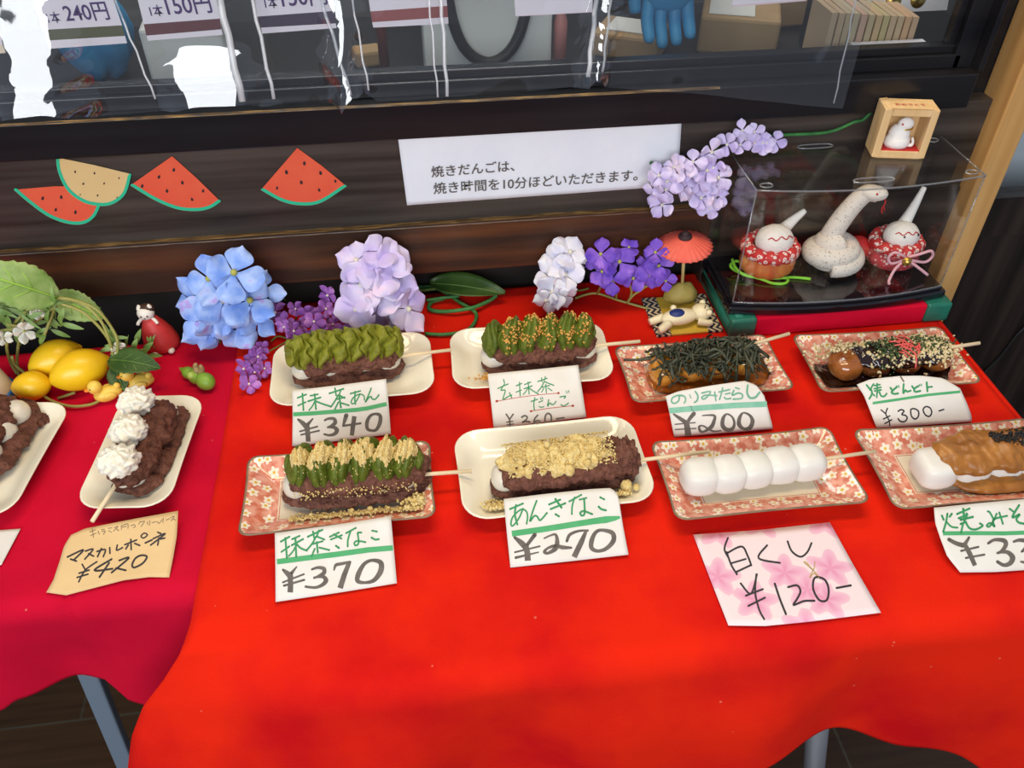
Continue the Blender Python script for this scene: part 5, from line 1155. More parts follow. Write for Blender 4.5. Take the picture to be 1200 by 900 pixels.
FL = {'blue_petal': (4, .50, .22), 'lilac_petal': (4, .60, .28), 'white_petal': (4, .56, .25), 'violet_petal': (4, .50, .15), 'purple_petal': (5, .30, .2), 'wisteria': (4, .46, .2)}
Yb = .775
t = flower_thing('hydrangea', 'sky blue hydrangea head standing against the beam beside the red cat doll', onz(262, 404, .0),
 [(245, 327, .775, 0.0271, .2, (-.5, .3)), (274, 320, .768, 0.0305, 1.0, (.1, .5)), (292, 352, .765, 0.0305, .5, (.5, .1)), (243, 372, .760, 0.0294, .9, (-.3, -.1)), (278, 380, .758, 0.0282, .1, (.2, -.4)), (226, 354, .775, 0.0249, .6, (-.8, 0)), (262, 352, .762, 0.0294, .4, (0, 0)), (303, 372, .770, 0.0237, .3, (.7, -.3)), (258, 392, .756, 0.0271, .7, (0, -.7)), (236, 392, .762, 0.0203, .2, (-.5, -.5)), (308, 340, .785, 0.0215, .8, (.9, .2))],
 'blue_petal', tube_stems=[[onz(300, 360, .004), ony(285, 360, .785), ony(265, 350, .78)], [onz(336, 352, .003), onz(318, 345, .02), ony(290, 352, .785)], [onz(258, 402, .002), ony(255, 380, .775), ony(262, 350, .78)], [ony(245, 327, .78), ony(262, 350, .78), ony(274, 320, .775)]])
t = flower_thing('hydrangea', 'pale lilac hydrangea head behind the ¥340 dango', onz(455, 372, .0),
 [(444, 318, .775, .027, .2, (0, .3)), (424, 334, .772, .028, .7, (-.5, .1)), (446, 345, .765, .026, .4, (0, 0)), (463, 330, .772, .025, .9, (.5, .1)), (418, 305, .785, .022, .1, (-.6, .4)), (446, 294, .785, .020, .5, (.1, .8)), (418, 362, .762, .026, .3, (-.5, -.4)), (450, 366, .772, .027, .8, (.1, -.3)), (478, 362, .762, .026, .2, (.7, -.2)), (474, 372, .765, .020, .6, (.5, -.2)), (462, 305, .782, .022, .3, (.5, .4))],
 'lilac_petal', 'pale_eye', tube_stems=[[onz(490, 352, .006), ony(475, 345, .785), ony(448, 340, .785)], [onz(512, 338, .006), onz(495, 340, .012), ony(478, 338, .79), ony(448, 335, .785)], [onz(455, 372, .003), ony(452, 355, .775), ony(446, 335, .78)]], stem_r=.0018)
pur = [(333, 378, .012), (344, 388, .008), (333, 383, .014), (368, 377, .018), (382, 362, .022), (384, 346, .03), (350, 384, .004), (398, 366, .014), (407, 378, .010), (360, 369, .012), (346, 362, .016), (375, 386, .008), (390, 380, .006), (322, 366, .012), (410, 368, .02)]
pur2 = [(296, 422, .008), (302, 418, .010), (299, 436, .006), (292, 450, .004), (310, 432, .006), (286, 432, .006), (305, 408, .010)]
def sprig(label, base, pts, Rr, pm, stems, eye='pale_eye'):
    t = thing('purple_sprig', label, 'flower', base, 0, 'purple blossom sprigs')
    for i, (x, y, z) in enumerate(pts):
        p = onz(x, y, z+.006); n = ((EYE-p).normalized() + Vector((math.sin(i*2.1)*.7, 0, math.cos(i*1.7)*.5))).normalized(); bp, be = BM(), BM()
        floret(bp, be, p-t.location, n, Rr*(1+.15*math.sin(i*3)), i*.7, 5, .40, .25, i); b = obj('blossom', bp, M[pm], t); obj('flower_eye', be, M[eye], b)
    bm = BM()
    for s in stems: tube(bm, [onz(*q)-t.location for q in s], .0009, 6, sm=4)
    obj('stem', bm, M['stem'], t); return t
sprig('dark purple blossom sprig lying on the red cloth between the blue and lilac hydrangeas', onz(360, 380, 0), pur, .0115, 'purple_petal', [[(322, 372, .004), (345, 378, .004), (375, 380, .004), (405, 372, .006), (418, 370, .004)], [(375, 380, .004), (383, 360, .02)], [(345, 378, .004), (350, 366, .012)]])
sprig('purple blossom sprig on a thin stem hanging left of the ¥340 plate', onz(300, 425, 0), pur2, .0105, 'purple_petal', [[(340, 398, .003), (322, 408, .006), (306, 418, .006), (296, 430, .004), (292, 446, .003)], [(306, 418, .006), (290, 402, .010), (288, 398, .011)], [(340, 398, .003), (326, 394, .005), (318, 400, .005)]])
wl = [(652, 308, .79, .020, .3, (-.3, .3)), (668, 296, .795, .021, .9, (.3, .6)), (646, 326, .782, .020, .5, (-.5, 0)), (662, 322, .778, .021, .1, (.1, .1)), (648, 342, .770, .020, .7, (-.3, -.4)), (660, 346, .768, .017, .4, (.3, -.6)), (674, 306, .80, .014, .2, (.3, .3)), (640, 352, .768, .015, .4, (-.5, -.5))]
t = flower_thing('hydrangea', 'small white and lilac hydrangea head left of the violet blossoms', onz(655, 352, 0), wl, 'white_petal', 'pale_eye', tube_stems=[[onz(655, 352, .003), ony(656, 335, .785), ony(658, 318, .79)], [onz(690, 338, .005), onz(676, 340, .010), ony(664, 328, .785)]])
vl = [(704, 298, .79, .018, .2, (-.2, .4)), (726, 307, .785, .020, .6, (.1, .2)), (706, 318, .782, .017, .9, (-.4, -.1)), (716, 328, .776, .017, .3, (0, -.3)), (742, 326, .780, .016, .5, (.1, -.2)), (768, 296, .785, .015, .1, (-.2, .6)), (772, 312, .780, .018, .7, (.2, .1)), (762, 322, .776, .017, .4, (-.2, -.3)), (780, 329, .770, .0125, .2, (.2, -.3)), (758, 306, .79, .013, .2, (-.4, .2)), (700, 308, .792, .012, .6, (-.3, 0)), (737, 290, .795, .012, .6, (.2, .8))]
st_ = [[onz(674, 350, .003), onz(684, 346, .003), onz(700, 344, .003), onz(725, 352, .003), onz(760, 362, .003)], [onz(700, 344, .003), ony(706, 330, .786), ony(708, 312, .79)], [onz(735, 355, .003), ony(740, 340, .784), ony(728, 312, .788)], [onz(735, 355, .003), ony(742, 346, .782), ony(756, 336, .782), ony(772, 318, .784)], [onz(722, 350, .003), ony(722, 338, .782), ony(716, 326, .782)], [ony(756, 336, .782), ony(774, 330, .780), ony(784, 328, .778)]]
t = flower_thing('hydrangea', 'deep violet blossoms on branching yellow-green stems left of the coral parasol', onz(720, 352, 0), vl, 'violet_petal', 'flower_eye', tube_stems=st_, sm='stem_yellow', stem_r=.0014)
ws = []
rw = random.Random(12)
for (x, y) in ((768, 228), (772, 206), (782, 212), (790, 196), (800, 222), (806, 205), (812, 190), (822, 232), (818, 212), (828, 200), (834, 178), (838, 222), (842, 208), (848, 192), (852, 172), (846, 236), (858, 226), (862, 212), (866, 186), (874, 172), (884, 178), (892, 186), (868, 240), (876, 226), (870, 162), (884, 164), (858, 240), (898, 178), (908, 176), (776, 240), (812, 226), (790, 208), (832, 244), (842, 232), (826, 214), (846, 214), (836, 196), (780, 222), (798, 196)):
    Y = .792+.006*rw.random()
    if x > 846 and y > 190: ws.append((x-22, y-4, .806, rw.uniform(.009, .011), rw.uniform(0, 2), (-.5, rw.uniform(-.5, .3))))
    elif x > 860: ws.append((x, y-9, Y, rw.uniform(.010, .012), rw.uniform(0, 2), (rw.uniform(-.5, .5), rw.uniform(0, .6))))
    else: ws.append((x, y, Y, rw.uniform(.0125, .0170), rw.uniform(0, 2), (rw.uniform(-.8, .8), rw.uniform(-.7, .7))))
t = flower_thing('wisteria', 'pale lilac wisteria cluster draped over the left top corner of the clear case', ony(850, 200, .80), ws, 'wisteria', 'pale_eye',
 tube_stems=[[ony(762, 190, .815), ony(790, 206, .808), ony(824, 202, .808), (.340, .8210, .188), (.40, .8218, .188), (.455, .8218, .188), (.483, .8218, .198), ony(1012, 140, .8218), ony(1026, 126, .8218)], [ony(830, 206, .808), ony(820, 230, .806)], [ony(790, 206, .808), ony(772, 228, .806)]], sm='wire_green', stem_r=.0019)
# ------------------------------------------------------------------ leaves
def leaf(bm, base, tip, width, n, bend=.15, fold=.2, ser=0, nu=26, nv=9):
    base, tip = Vector(base), Vector(tip); ax = tip-base; L_ = ax.length; ex = ax.normalized(); n = Vector(n); n = (n-ex*n.dot(ex)).normalized(); ey = n.cross(ex)
    def P(u, v):
        s = v*2-1; w_ = width*max(0, math.sin(PI*(u**.8*.96+.02)))**.8*(1+(ser*math.sin(u*nu*2.1) if abs(s) > .95 else 0))
        return base + ex*(u*L_) + ey*(s*w_) + n*(bend*L_*math.sin(PI*u) + fold*width*s*s)
    grid(bm, P, nu, nv); return [P(k/10, .5)+n*.0005 for k in range(11)]
t = thing('leafy_garland', 'green leafy garland with big pale leaves looping round the lemons', 'garland', onz(40, 452, -.003))
def gl(p): return p-t.location
def leafpart(a, b, w_, n, m, vein='leaf_vein', bend=.12, fold=.15, ser=.05):
    bm = BM(); mid = leaf(bm, gl(a), gl(b), w_, n, bend, fold, ser); l = obj('leaf', bm, M[m], t, solid=.0003)
    bm = BM(); tube(bm, mid, .0009, 6)
    for k in (3, 5, 7):
        for s in (1, -1):
            d = mid[min(k+2, 10)]-mid[k]; ax = (gl(b)-gl(a)).normalized(); e = Vector(n).cross(ax).normalized()
            tube(bm, [mid[k], mid[k]+d*.8+e*s*w_*.55+Vector(n).normalized()*fold*w_*.35], .0005, 5)
    obj('vein', bm, M[vein], l)
leafpart(ony(68, 349, .752), ony(-40, 316, .735), .0225, (.1, -.75, .75), 'leaf_pale')
leafpart(ony(62, 345, .778), ony(122, 372, .775), .0155, (0, -.8, .6), 'leaf_pale')
leafpart(onz(128, 422, .024), onz(188, 432, .026), .015, (.2, -.5, .9), 'leaf_dark', 'leaf_mid', .1)
leafpart(onz(134, 428, .022), onz(146, 458, .004), .011, (.2, -.9, .5), 'leaf_dark', 'leaf_mid', .05)
leafpart(ony(-10, 352, .79), ony(20, 362, .785), .014, (0, -.8, .6), 'leaf_mid', 'leaf_mid')
bm = BM()
for pts in ([ony(66, 349, .752), ony(96, 356, .752), ony(118, 376, .745), ony(129, 402, .735), onz(135, 424, .018)],
            [ony(52, 352, .755), ony(78, 350, .752), ony(112, 362, .752), ony(133, 388, .742), ony(138, 406, .735), onz(134, 428, .014)],
            [ony(72, 356, .752), ony(100, 368, .748), ony(126, 396, .738), onz(133, 420, .016)],
            [onz(14, 418, .030), onz(18, 428, .014), onz(32, 440, .006), onz(50, 463, .002), onz(72, 474, .001), onz(94, 476, .001), onz(118, 468, .002), onz(134, 438, .008)],
            [ony(40, 356, .758), ony(18, 378, .752), ony(8, 402, .745), onz(12, 424, .012), onz(20, 438, .004)],
            [ony(30, 362, .758), ony(24, 388, .75), onz(20, 420, .012), onz(22, 440, .003)],
            [ony(66, 356, .755), ony(60, 372, .75), ony(52, 392, .742)], [ony(66, 358, .755), ony(46, 374, .75), ony(30, 382, .748), ony(8, 380, .745)],
            [ony(20, 384, .75), ony(-20, 392, .745)], [onz(68, 467, -.001), onz(88, 460, .003)], [onz(134, 424, .014), onz(150, 418, .010), onz(172, 408, .008)]):
    tube(bm, [gl(p) for p in pts], .0016, 7, sm=6)
obj('vine', bm, M['stem_yellow'], t)
bm = BM(); rl = random.Random(4)
for k in range(84):
    if k < 66: x, y, Y = rl.uniform(-5, 72), rl.uniform(352, 390), rl.uniform(.744, .764)
    else: x, y, Y = rl.uniform(132, 178), rl.uniform(392, 418), rl.uniform(.740, .758)
    p = gl(ony(x, y, Y)); a = rl.uniform(0, 2*PI); d = Vector((math.cos(a), rl.uniform(-.3, .3), math.sin(a)))*rl.uniform(.012, .024)
    leaf(bm, p, p+d, rl.uniform(.0018, .0032), (rl.uniform(-.4, .4), -.8, .6), .1, .1, 0, 7, 3)
tag(obj('small_leaves', bm, mat('leaf_fresh', (.14, .26, .045), .5, (.24, .36, .10), 60), t), kind='stuff')
for (x, y, Y) in ((28, 388, .735), (44, 366, .748), (4, 396, .74), (139, 408, .738)):
    bp, be = BM(), BM(); p = ony(x, y, Y); floret(bp, be, gl(p), (EYE-p).normalized()+Vector((.2, 0, -.3)), .0115 if x == 28 else .008, .3, 5, .42, .4, x); f = obj('blossom', bp, M['cream'], t); obj('flower_eye', be, M['flower_eye'], f)
# pick with curled wire behind the ¥360 plate
t = thing('leaf_pick', 'dark green leaf with a curled green wire behind the ¥360 dango', 'leaf', onz(540, 350, 0))
def lp(p): return p-t.location
bm = BM(); mid = leaf(bm, lp(onz(504, 332, .014)), lp(onz(592, 345, .012)), .017, (0, -.35, .95), .05, .25); lf = obj('leaf', bm, M['leaf_dark'], t, solid=.0003)
bm = BM(); tube(bm, mid, .0007, 6); obj('vein', bm, M['leaf_mid'], lf)
bm = BM(); tube(bm, [lp(onz(*q)) for q in ((480, 337, .003), (505, 336, .003), (520, 342, .003), (540, 355, .003), (557, 366, .003), (556, 378, .003), (545, 388, .003), (520, 392, .003), (498, 391, .003))], .0021, 8, sm=6)
tube(bm, [lp(onz(*q)) for q in ((582, 346, .010), (574, 352, .007), (556, 360, .0068), (535, 364, .0068), (515, 365, .003), (503, 362, .003), (506, 354, .003), (520, 350, .003))], .0024, 8, sm=6)
tube(bm, [lp(onz(*q)) for q in ((500, 352, .0075), (520, 349, .0075), (538, 347, .0075))], .0020, 8, sm=4)
obj('wire', bm, M['wire_green'], t)

# ================================================================== little ornaments on the left
def lemon(label, px_, z, L_, r, yaw, pitch, grp='lemons in the garland'):
    p = onz(*px_, z); R = Matrix.Rotation(yaw, 3, 'Z') @ Matrix.Rotation(PI/2-pitch, 3, 'Y'); bm = BM()
    prof = [(0, -.5), (.16, -.49), (.42, -.43), (.74, -.30), (.95, -.12), (1, .02), (.95, .14), (.80, .27), (.56, .38), (.34, .445), (.20, .48), (.11, .505), (0, .512)]
    pr = smooth_pts([Vector((a*r, 0, b*L_)) for a, b in prof], 3)
    lathe(bm, [(max(0, q.x), q.z) for q in pr], 32, (0, 0, 0), R)
    zl = min(v.co.z for v in bm.verts); o = obj('lemon', bm, M['lemon'], None); o.location = (p.x, p.y, -.0030-zl); return tag(o, label, 'lemon', grp)
lemon('large yellow lemon lying in front, tip pointing right', (93, 432), .020, .061, .0212, .50, .05)
lemon('large yellow lemon lying partly behind the other big lemon', (64, 418), .020, .056, .0200, .62, .05)
lemon('small yellow lemon beside the cream cone ornament', (36, 450), .015, .039, .0155, .1, 0)
def duck(label, px_, rz, grp='toy ducks beside the lemons'):
    p = onz(*px_, -.003); t = thing('toy_duck', label, 'toy duck', (p.x, p.y, -.0030), rz, grp); t.scale = (.80, .80, .80)
    bm = BM(); ell(bm, (.002, 0, .0095), (.0160, .0115, .0098), None, 24, 16, f=lambda d: 1+.25*max(0, d.x)**3*(1 if d.z > -.2 else .3))
    tube(bm, [(-.006, 0, .014), (-.0085, 0, .020)], .0062, 14); ell(bm, (-.0085, 0, .0245), .0088, None, 20, 14)
    ell(bm, (.0165, 0, .0165), (.0045, .0045, .0050)); 
    for s in (1, -1): ell(bm, (.005, s*.0098, .0110), (.0085, .0030, .0055))
    obj('body', bm, M['duck'], t)
    bm = BM(); ell(bm, (-.0178, 0, .0232), (.0038, .0036, .0016)); obj('beak', bm, M['orange'], t)
    for s in (1, -1):
        bm = BM(); ell(bm, (-.0140, s*.0058, .0270), .0011, None, 8, 6); obj('eye', bm, M['seed'], t)
    return t
duck('small yellow toy duck sitting in the open, left of the other duck', (126, 468), .35)
duck('small yellow toy duck half under the dark leaf behind the top cream puff', (163, 454), .15)
# cone ornament
p = onz(-9, 466, -.003); t = thing('cone_ornament', 'cream cone ornament with a blue base ring, cut by the left picture edge', 'ornament', (p.x, p.y, -.0030))
bm = BM(); lathe(bm, [(0, .006), (.0235, .006), (.0228, .012), (.019, .030), (.014, .048), (.0085, .062), (.004, .068), (0, .069)], 28); obj('cone', bm, M['vinyl_cream'], t)
bm = BM(); lathe(bm, [(0, 0), (.0245, 0), (.0255, .003), (.0250, .0095), (.0236, .0105), (0, .0105)], 28); obj('base_ring', bm, M['blue'], t)
# cat doll
p = onz(193, 405, -.003); t = thing('cat_doll', 'white-headed cat doll in a smooth red gown by the beam', 'doll', (p.x, p.y, -.0030), 0)
bm = BM(); t.scale = (.88, .88, .88)
lathe(bm, [(0, 0), (.016, 0), (.0205, .004), (.0215, .010), (.0195, .020), (.0150, .032), (.0105, .041), (.0075, .046), (0, .0475)], 30, (0, 0, 0), Matrix(((1, 0, -.14), (0, 1, 0), (0, 0, 1)))); obj('gown', bm, M['doll_red'], t)
hx = -.0085
bm = BM(); ell(bm, (hx, -.001, .0535), (.0105, .0095, .0090)); tube(bm, [(hx, 0, .044), (hx, 0, .050)], .0055, 12)
for s in (1, -1):
    tube(bm, [(hx+s*.006, -.003, .047), (hx+s*.0105, -.006, .043), (hx+s*.0115, -.007, .0405)], .0022, 8, sm=3)
    lathe(bm, [(.0038, 0), (.0022, .004), (0, .0065)], 10, (hx+s*.0060, 0, .0595))
obj('head', bm, M['doll_white'], t)
bm = BM(); ell(bm, (hx+.001, .0018, .0572), (.0103, .0088, .0068)); obj('hair', bm, M['doll_brown'], t)
bm = BM()
for s in (1, -1): ell(bm, (hx+s*.0036, -.0100, .0540), (.0011, .0008, .0013), None, 8, 6)
ell(bm, (hx, -.0106, .0512), (.0010, .0008, .0008), None, 8, 6); obj('face_mark', bm, M['doll_brown'], t)
for x in (-.006, .012):
    bm = BM(); ell(bm, (x, -.0165, .0042), (.0042, .0050, .0034)); obj('foot', bm, M['doll_white'], t)
# pea pod
p = onz(234, 449, -.003); t = thing('bean_pod', 'green bean pod ornament lying on the red cloth between doll and purple sprig', 'ornament', (p.x, p.y, -.0030), -.75)
bm = BM()
for (x, r) in ((-.0155, .0066), (-.003, .0080), (.0125, .0092)): ell(bm, (x, 0, r), (r*1.25, r, r))
tube(bm, [(-.018, 0, .0066), (-.025, 0, .0060), (-.031, 0, .0056)], lambda u: .0052*(1-.9*u), 10, sm=4)
obj('pod', bm, M['pod'], t)
bm = BM(); ell(bm, (-.003, -.005, .0125), (.0046, .0042, .0046)); obj('bean', bm, mat('bean_pale', (.42, .56, .10), .4), t)
bm = BM(); tube(bm, [(-.001, .002, .014), (-.003, .003, .020), (-.001, .003, .024)], lambda u: .0042*(1-.6*u), 10, sm=3); tube(bm, [(.003, .003, .014), (.006, .004, .020), (.007, .003, .026)], lambda u: .0040*(1-.6*u), 10, sm=3); obj('calyx', bm, M['pod_brown'], t)

# ================================================================== parasol, mat, bear
mq = [onz(752, 352, .0), onz(834, 346, .0), onz(848, 388, .0), onz(770, 397, .0)]; mc = sum(mq, Vector())/4
t = thing('straw_mat', 'little gold straw mat with navy zigzag borders under the bear', 'mat', (mc.x, mc.y, 0))
t.location.x -= .001
x0, x1, y0, y1 = -.0405, .0370, -.0355, .0355
obj('weave', boxm((x0+.017, y0, .0002), (x1-.017, y1, .0030)), M['mat_gold'], t, smooth=False, bevel=.0005)
for a, b in ((x0, x0+.0172), (x1-.0172, x1)): obj('border', boxm((a, y0-.0004, .0001), (b, y1+.0004, .0034)), M['zigzag'], t, smooth=False, bevel=.0006)
p = onz(798, 351, .0035); t = thing('toy_parasol', 'coral paper parasol stuck in a gold mound on the straw mat', 'parasol', (p.x, p.y+.004, .0036))
bm = BM(); ell(bm, (0, 0, .0), (.0205, .014, .0215), None, 24, 16, f=lambda d: 1+.10*noise.noise(d*2))
for v in bm.verts: v.co.z = max(0, v.co.z)
obj('mound', bm, M['mound'], t)
top = ony(803, 277, p.y+.004)-t.location; base = Vector((0, 0, .018))
bm = BM(); tube(bm, [base, base.lerp(top, .5), top], .0020, 10); obj('pole', bm, M['parasol_pole'], t)
ax = (top-base).normalized(); tilt = (ax+Vector((.0, -.06, 0))).normalized(); Fm = frame_to(tilt)
bm = BM(); NR = 28
lathe(bm, [(0, 0), (.006, -.0008), (.016, -.0046), (.026, -.0092), (.0325, -.0130), (.0322, -.0136), (.024, -.0098), (.012, -.0044), (0, -.0012)], NR*4, top+Vector((0, 0, .0)), Fm, f=lambda k, z: 1-.050*abs(math.sin(k*NR*PI)))
cn = obj('canopy', bm, M['parasol'], t)
bm = BM()
for k in range(NR):
    a = 2*PI*k/NR; tube(bm, [top + Fm @ Vector((r*math.cos(a), r*math.sin(a), z)) for r, z in ((.004, -.0022), (.015, -.0058), (.031, -.0142))], .0004, 5)
obj('rib', bm, M['parasol_pole'], cn); bm = BM(); lathe(bm, [(0, .006), (.003, .0062), (.0045, .004), (.0040, .002), (.0075, .0012), (.008, -.0006), (.0, -.0006)], 14, top, Fm, f=lambda k, z: 1+.25*math.sin(k*2*PI*7)); obj('cap', bm, M['seed'], t)
p = onz(800, 378, .0035); t = thing('toy_bear', 'cream bear figure with a navy spot lying on the straw mat', 'toy bear', (p.x, p.y, .0036), .10)
bm = BM(); ell(bm, (-.004, 0, .0092), (.0235, .0110, .0090), None, 28, 18, f=lambda d: 1-.12*max(0, d.x)); ell(bm, (.0215, .002, .0100), (.0115, .0115, .0095), None, 24, 16)
for s in (1, -1): ell(bm, (.0265, .002+s*.0098, .0150), (.0040, .0036, .0040), None, 12, 8)
tube(bm, [(-.020, -.006, .007), (-.030, -.012, .0052), (-.034, -.013, .0046)], lambda u: .0055*(1-.25*u), 12, sm=4); tube(bm, [(-.022, .006, .007), (-.034, .005, .0050), (-.039, .004, .0044)], lambda u: .0052*(1-.25*u), 12, sm=4)
tube(bm, [(.014, -.009, .006), (.024, -.0125, .0046), (.029, -.012, .0042)], lambda u: .0042*(1-.15*u), 12, sm=4); ell(bm, (-.010, .009, .0160), .0036)
obj('body', bm, M['bear'], t)
bm = BM(); ell(bm, (-.009, -.001, .0158), (.0098, .0068, .0034), None, 20, 10); obj('navy_spot', bm, M['navy'], t)
bm = BM()
for (x, y, z) in ((.0260, -.0050, .0178), (.0300, .0030, .0160), (.0245, -.0005, .0190)): ell(bm, (x-.001, y, z-.0010), .0010, None, 8, 6)
tube(bm, [(.0225, -.0040, .0192), (.0240, -.0010, .0196), (.0262, .0015, .0186)], .0005, 5, sm=3); obj('face_mark', bm, M['seed'], t)

# ================================================================== display case on its stand
t = thing('display_stand', 'low stand in red felt with green brocade ends under the display case', 'stand', (.467, .765, 0))
SX0, SX1, SY0, SY1, SH = .341, .602, .711, .8205, .0250
obj('felt_top', boxm((SX0+.030-.467, SY0+.001-.765, .0002), (SX1-.030-.467, SY1-.765, SH-.0006)), M['daylight_crimson_felt'], t, smooth=False, bevel=.002)
for a, b in ((SX0, SX0+.030), (SX1-.030, SX1)): obj('green_end', boxm((a-.467, SY0-.765, .0), (b-.467, SY1-.765, SH)), M['green_cloth'], t, smooth=False, bevel=.003)
# side rail
bm = BM(); tube(bm, [(SX0+.011-.467, SY0+.006-.765, .0131), (SX0+.011-.467, SY1-.004-.765, .0131)], .0128, 20); obj('side_rail', bm, M['green_cloth'], t)
CX0, CX1, CYF, CYB, CZ0, CZ1 = .345, .590, .7290, .8195, .0385, .1755
t = thing('display_case', 'clear acrylic display case with a glossy black base holding snake figures', 'display case', (.466, .77, SH))
def cl(x, y, z): return Vector((x-.466, y-.77, z-SH))
def front_y(k, e=0): return CYF - .0125*(1-(2*k-1)**2)+e
def slab(z0, z1, grow, m, name, bev=.001, inset=0):
    bm = BM(); N = 24; pts = [(CX0-grow+(CX1-CX0+2*grow)*k/N, front_y(k/N)-grow) for k in range(N+1)] + [(CX1+grow, CYB+min(grow*.5, .001)), (CX0-grow, CYB+min(grow*.5, .001))]
    a = [bm.verts.new(cl(x, y, z0)) for x, y in pts]; b = [bm.verts.new(cl(x, y, z1)) for x, y in pts]
    bm.faces.new(a[::-1]); bm.faces.new(b)
    for i in range(len(pts)): j = (i+1) % len(pts); bm.faces.new((a[i], a[j], b[j], b[i]))
    return obj(name, bm, m, t, smooth=False, bevel=bev)
slab(SH+.0002, CZ0-.004, .006, M['lacquer'], 'base', .002); slab(CZ0-.0042, CZ0-.001, .0020, M['lacquer'], 'plinth', .001)
TH = .0016
def vpanel(p, q, name):
    bm = BM(); d = (Vector(q)-Vector(p)); n = Vector((d.y, -d.x, 0)).normalized()*TH
    vs = []
    for (b_, z) in ((0, CZ0-.0008), (0, CZ1)):
        for e in (p, q):
            for s in (0, 1): vs.append(bm.verts.new(cl(e[0]-n.x*s, e[1]-n.y*s, z)))
    for f in ((0, 1, 3, 2), (4, 6, 7, 5), (0, 4, 5, 1), (2, 3, 7, 6), (0, 2, 6, 4), (1, 5, 7, 3)): bm.faces.new([vs[i] for i in f])
    return obj(name, bm, M['acrylic'], t, smooth=False)
vpanel((CX0, CYB), (CX0, front_y(0)), 'side_panel'); vpanel((CX1, front_y(1)), (CX1, CYB), 'side_panel'); vpanel((CX1, CYB), (CX0, CYB), 'back_panel')
bm = BM()
for s in (0, TH): grid(bm, lambda u, v: cl(CX0+(CX1-CX0)*u, front_y(u)+s, CZ0-.0008+(CZ1-CZ0+.0008)*v), 25, 2)
obj('front_panel', bm, M['acrylic'], t)
slab(CZ1+.0001, CZ1+.0020, .0008, M['acrylic'], 'top_panel', 0)
bm = BM()
tube(bm, [cl(CX0+(CX1-CX0)*k/24, front_y(k/24)-.0006, CZ1+.0008) for k in range(25)], .0010, 6)
for (x, k) in ((CX0, 0), (CX1, 1)): tube(bm, [cl(x, front_y(k), CZ0), cl(x, front_y(k), CZ1)], .0008, 6); tube(bm, [cl(x, front_y(k), CZ1+.0008), cl(x, CYB, CZ1+.0008)], .0007, 6)
tube(bm, [cl(CX0+(CX1-CX0)*k/24, front_y(k/24)-.0006, CZ0-.0006) for k in range(25)], .0010, 6)
obj('edge', bm, M['acrylic_edge'], t)
for (x, y, a) in ((.470, CYF+.003, .022), (.440, CYB-.008, .020)):
    bm = BM(); tube(bm, [cl(x+a*math.copysign(abs(math.cos(q*PI/16))**.5, math.cos(q*PI/16)), y+.0045*math.sin(q*PI/16), CZ1+.0022) for q in range(32)], .0008, 6, closed=True); obj('finger_grip', bm, M['acrylic_edge'], t)
for (x, y) in ((CX0+.012, CYF+.006), (CX1-.012, CYF+.006), (CX1-.016, CYB-.010)):
    bm = BM(); tube(bm, [cl(x+.0065*math.cos(q*PI/10), y+.0045*math.sin(q*PI/10), CZ1+.0022) for q in range(20)], .0007, 6, closed=True); obj('corner_boss', bm, M['acrylic_edge'], t)
FZ = CZ0-.0009
def at_case(x, y, z=0): p = onz(x, y, FZ); return (p.x, p.y, FZ)
# coiled ceramic snake
p = at_case(970, 314); t = thing('snake_figure', 'speckled white ceramic snake coiled in the middle of the case', 'snake figure', (p[0], p[1], FZ+.0004))
bm = BM(); pts = []
for k in range(70):
    a = -1.9 + k*.19; f = k/69; r = .0245*(1-f)**.6+.004 if f < 1 else .004
    r = .0255 - .019*f**1.3; z = .0136+.024*f**1.15; pts.append((r*math.cos(a)*1.08, r*math.sin(a)*.92, z))
tube(bm, pts, lambda u: .0128*(.75+.25*min(1, u*6)), 20)
ell(bm, (0, 0, .014), (.026, .022, .0139))
nk = [(-.008, .004, .030), (-.004, .003, .050), (.004, .002, .072), (.013, .000, .090), (.020, -.004, .0985), (.029, -.010, .099)]
tube(bm, nk, lambda u: .0125*(1-.30*u) if u < .97 else .006, 18, sm=6); ell(bm, (.0235, -.007, .1000), (.0150, .0100, .0085), Matrix.Rotation(-.45, 3, 'Z'), 22, 14)
obj('body', bm, M['speckled'], t)
bm = BM(); tube(bm, [(.0345, -.0135, .0955), (.036, -.0145, .090), (.0345, -.014, .084), (.036, -.0145, .078)], .0008, 6, sm=4); tube(bm, [(.036, -.0145, .086), (.038, -.015, .081)], .0006, 6); obj('tongue', bm, M['red_thread'], t)
bm = BM(); ell(bm, (.022, -.0160, .1035), .0013, None, 8, 6); obj('eye', bm, M['red_thread'], t)
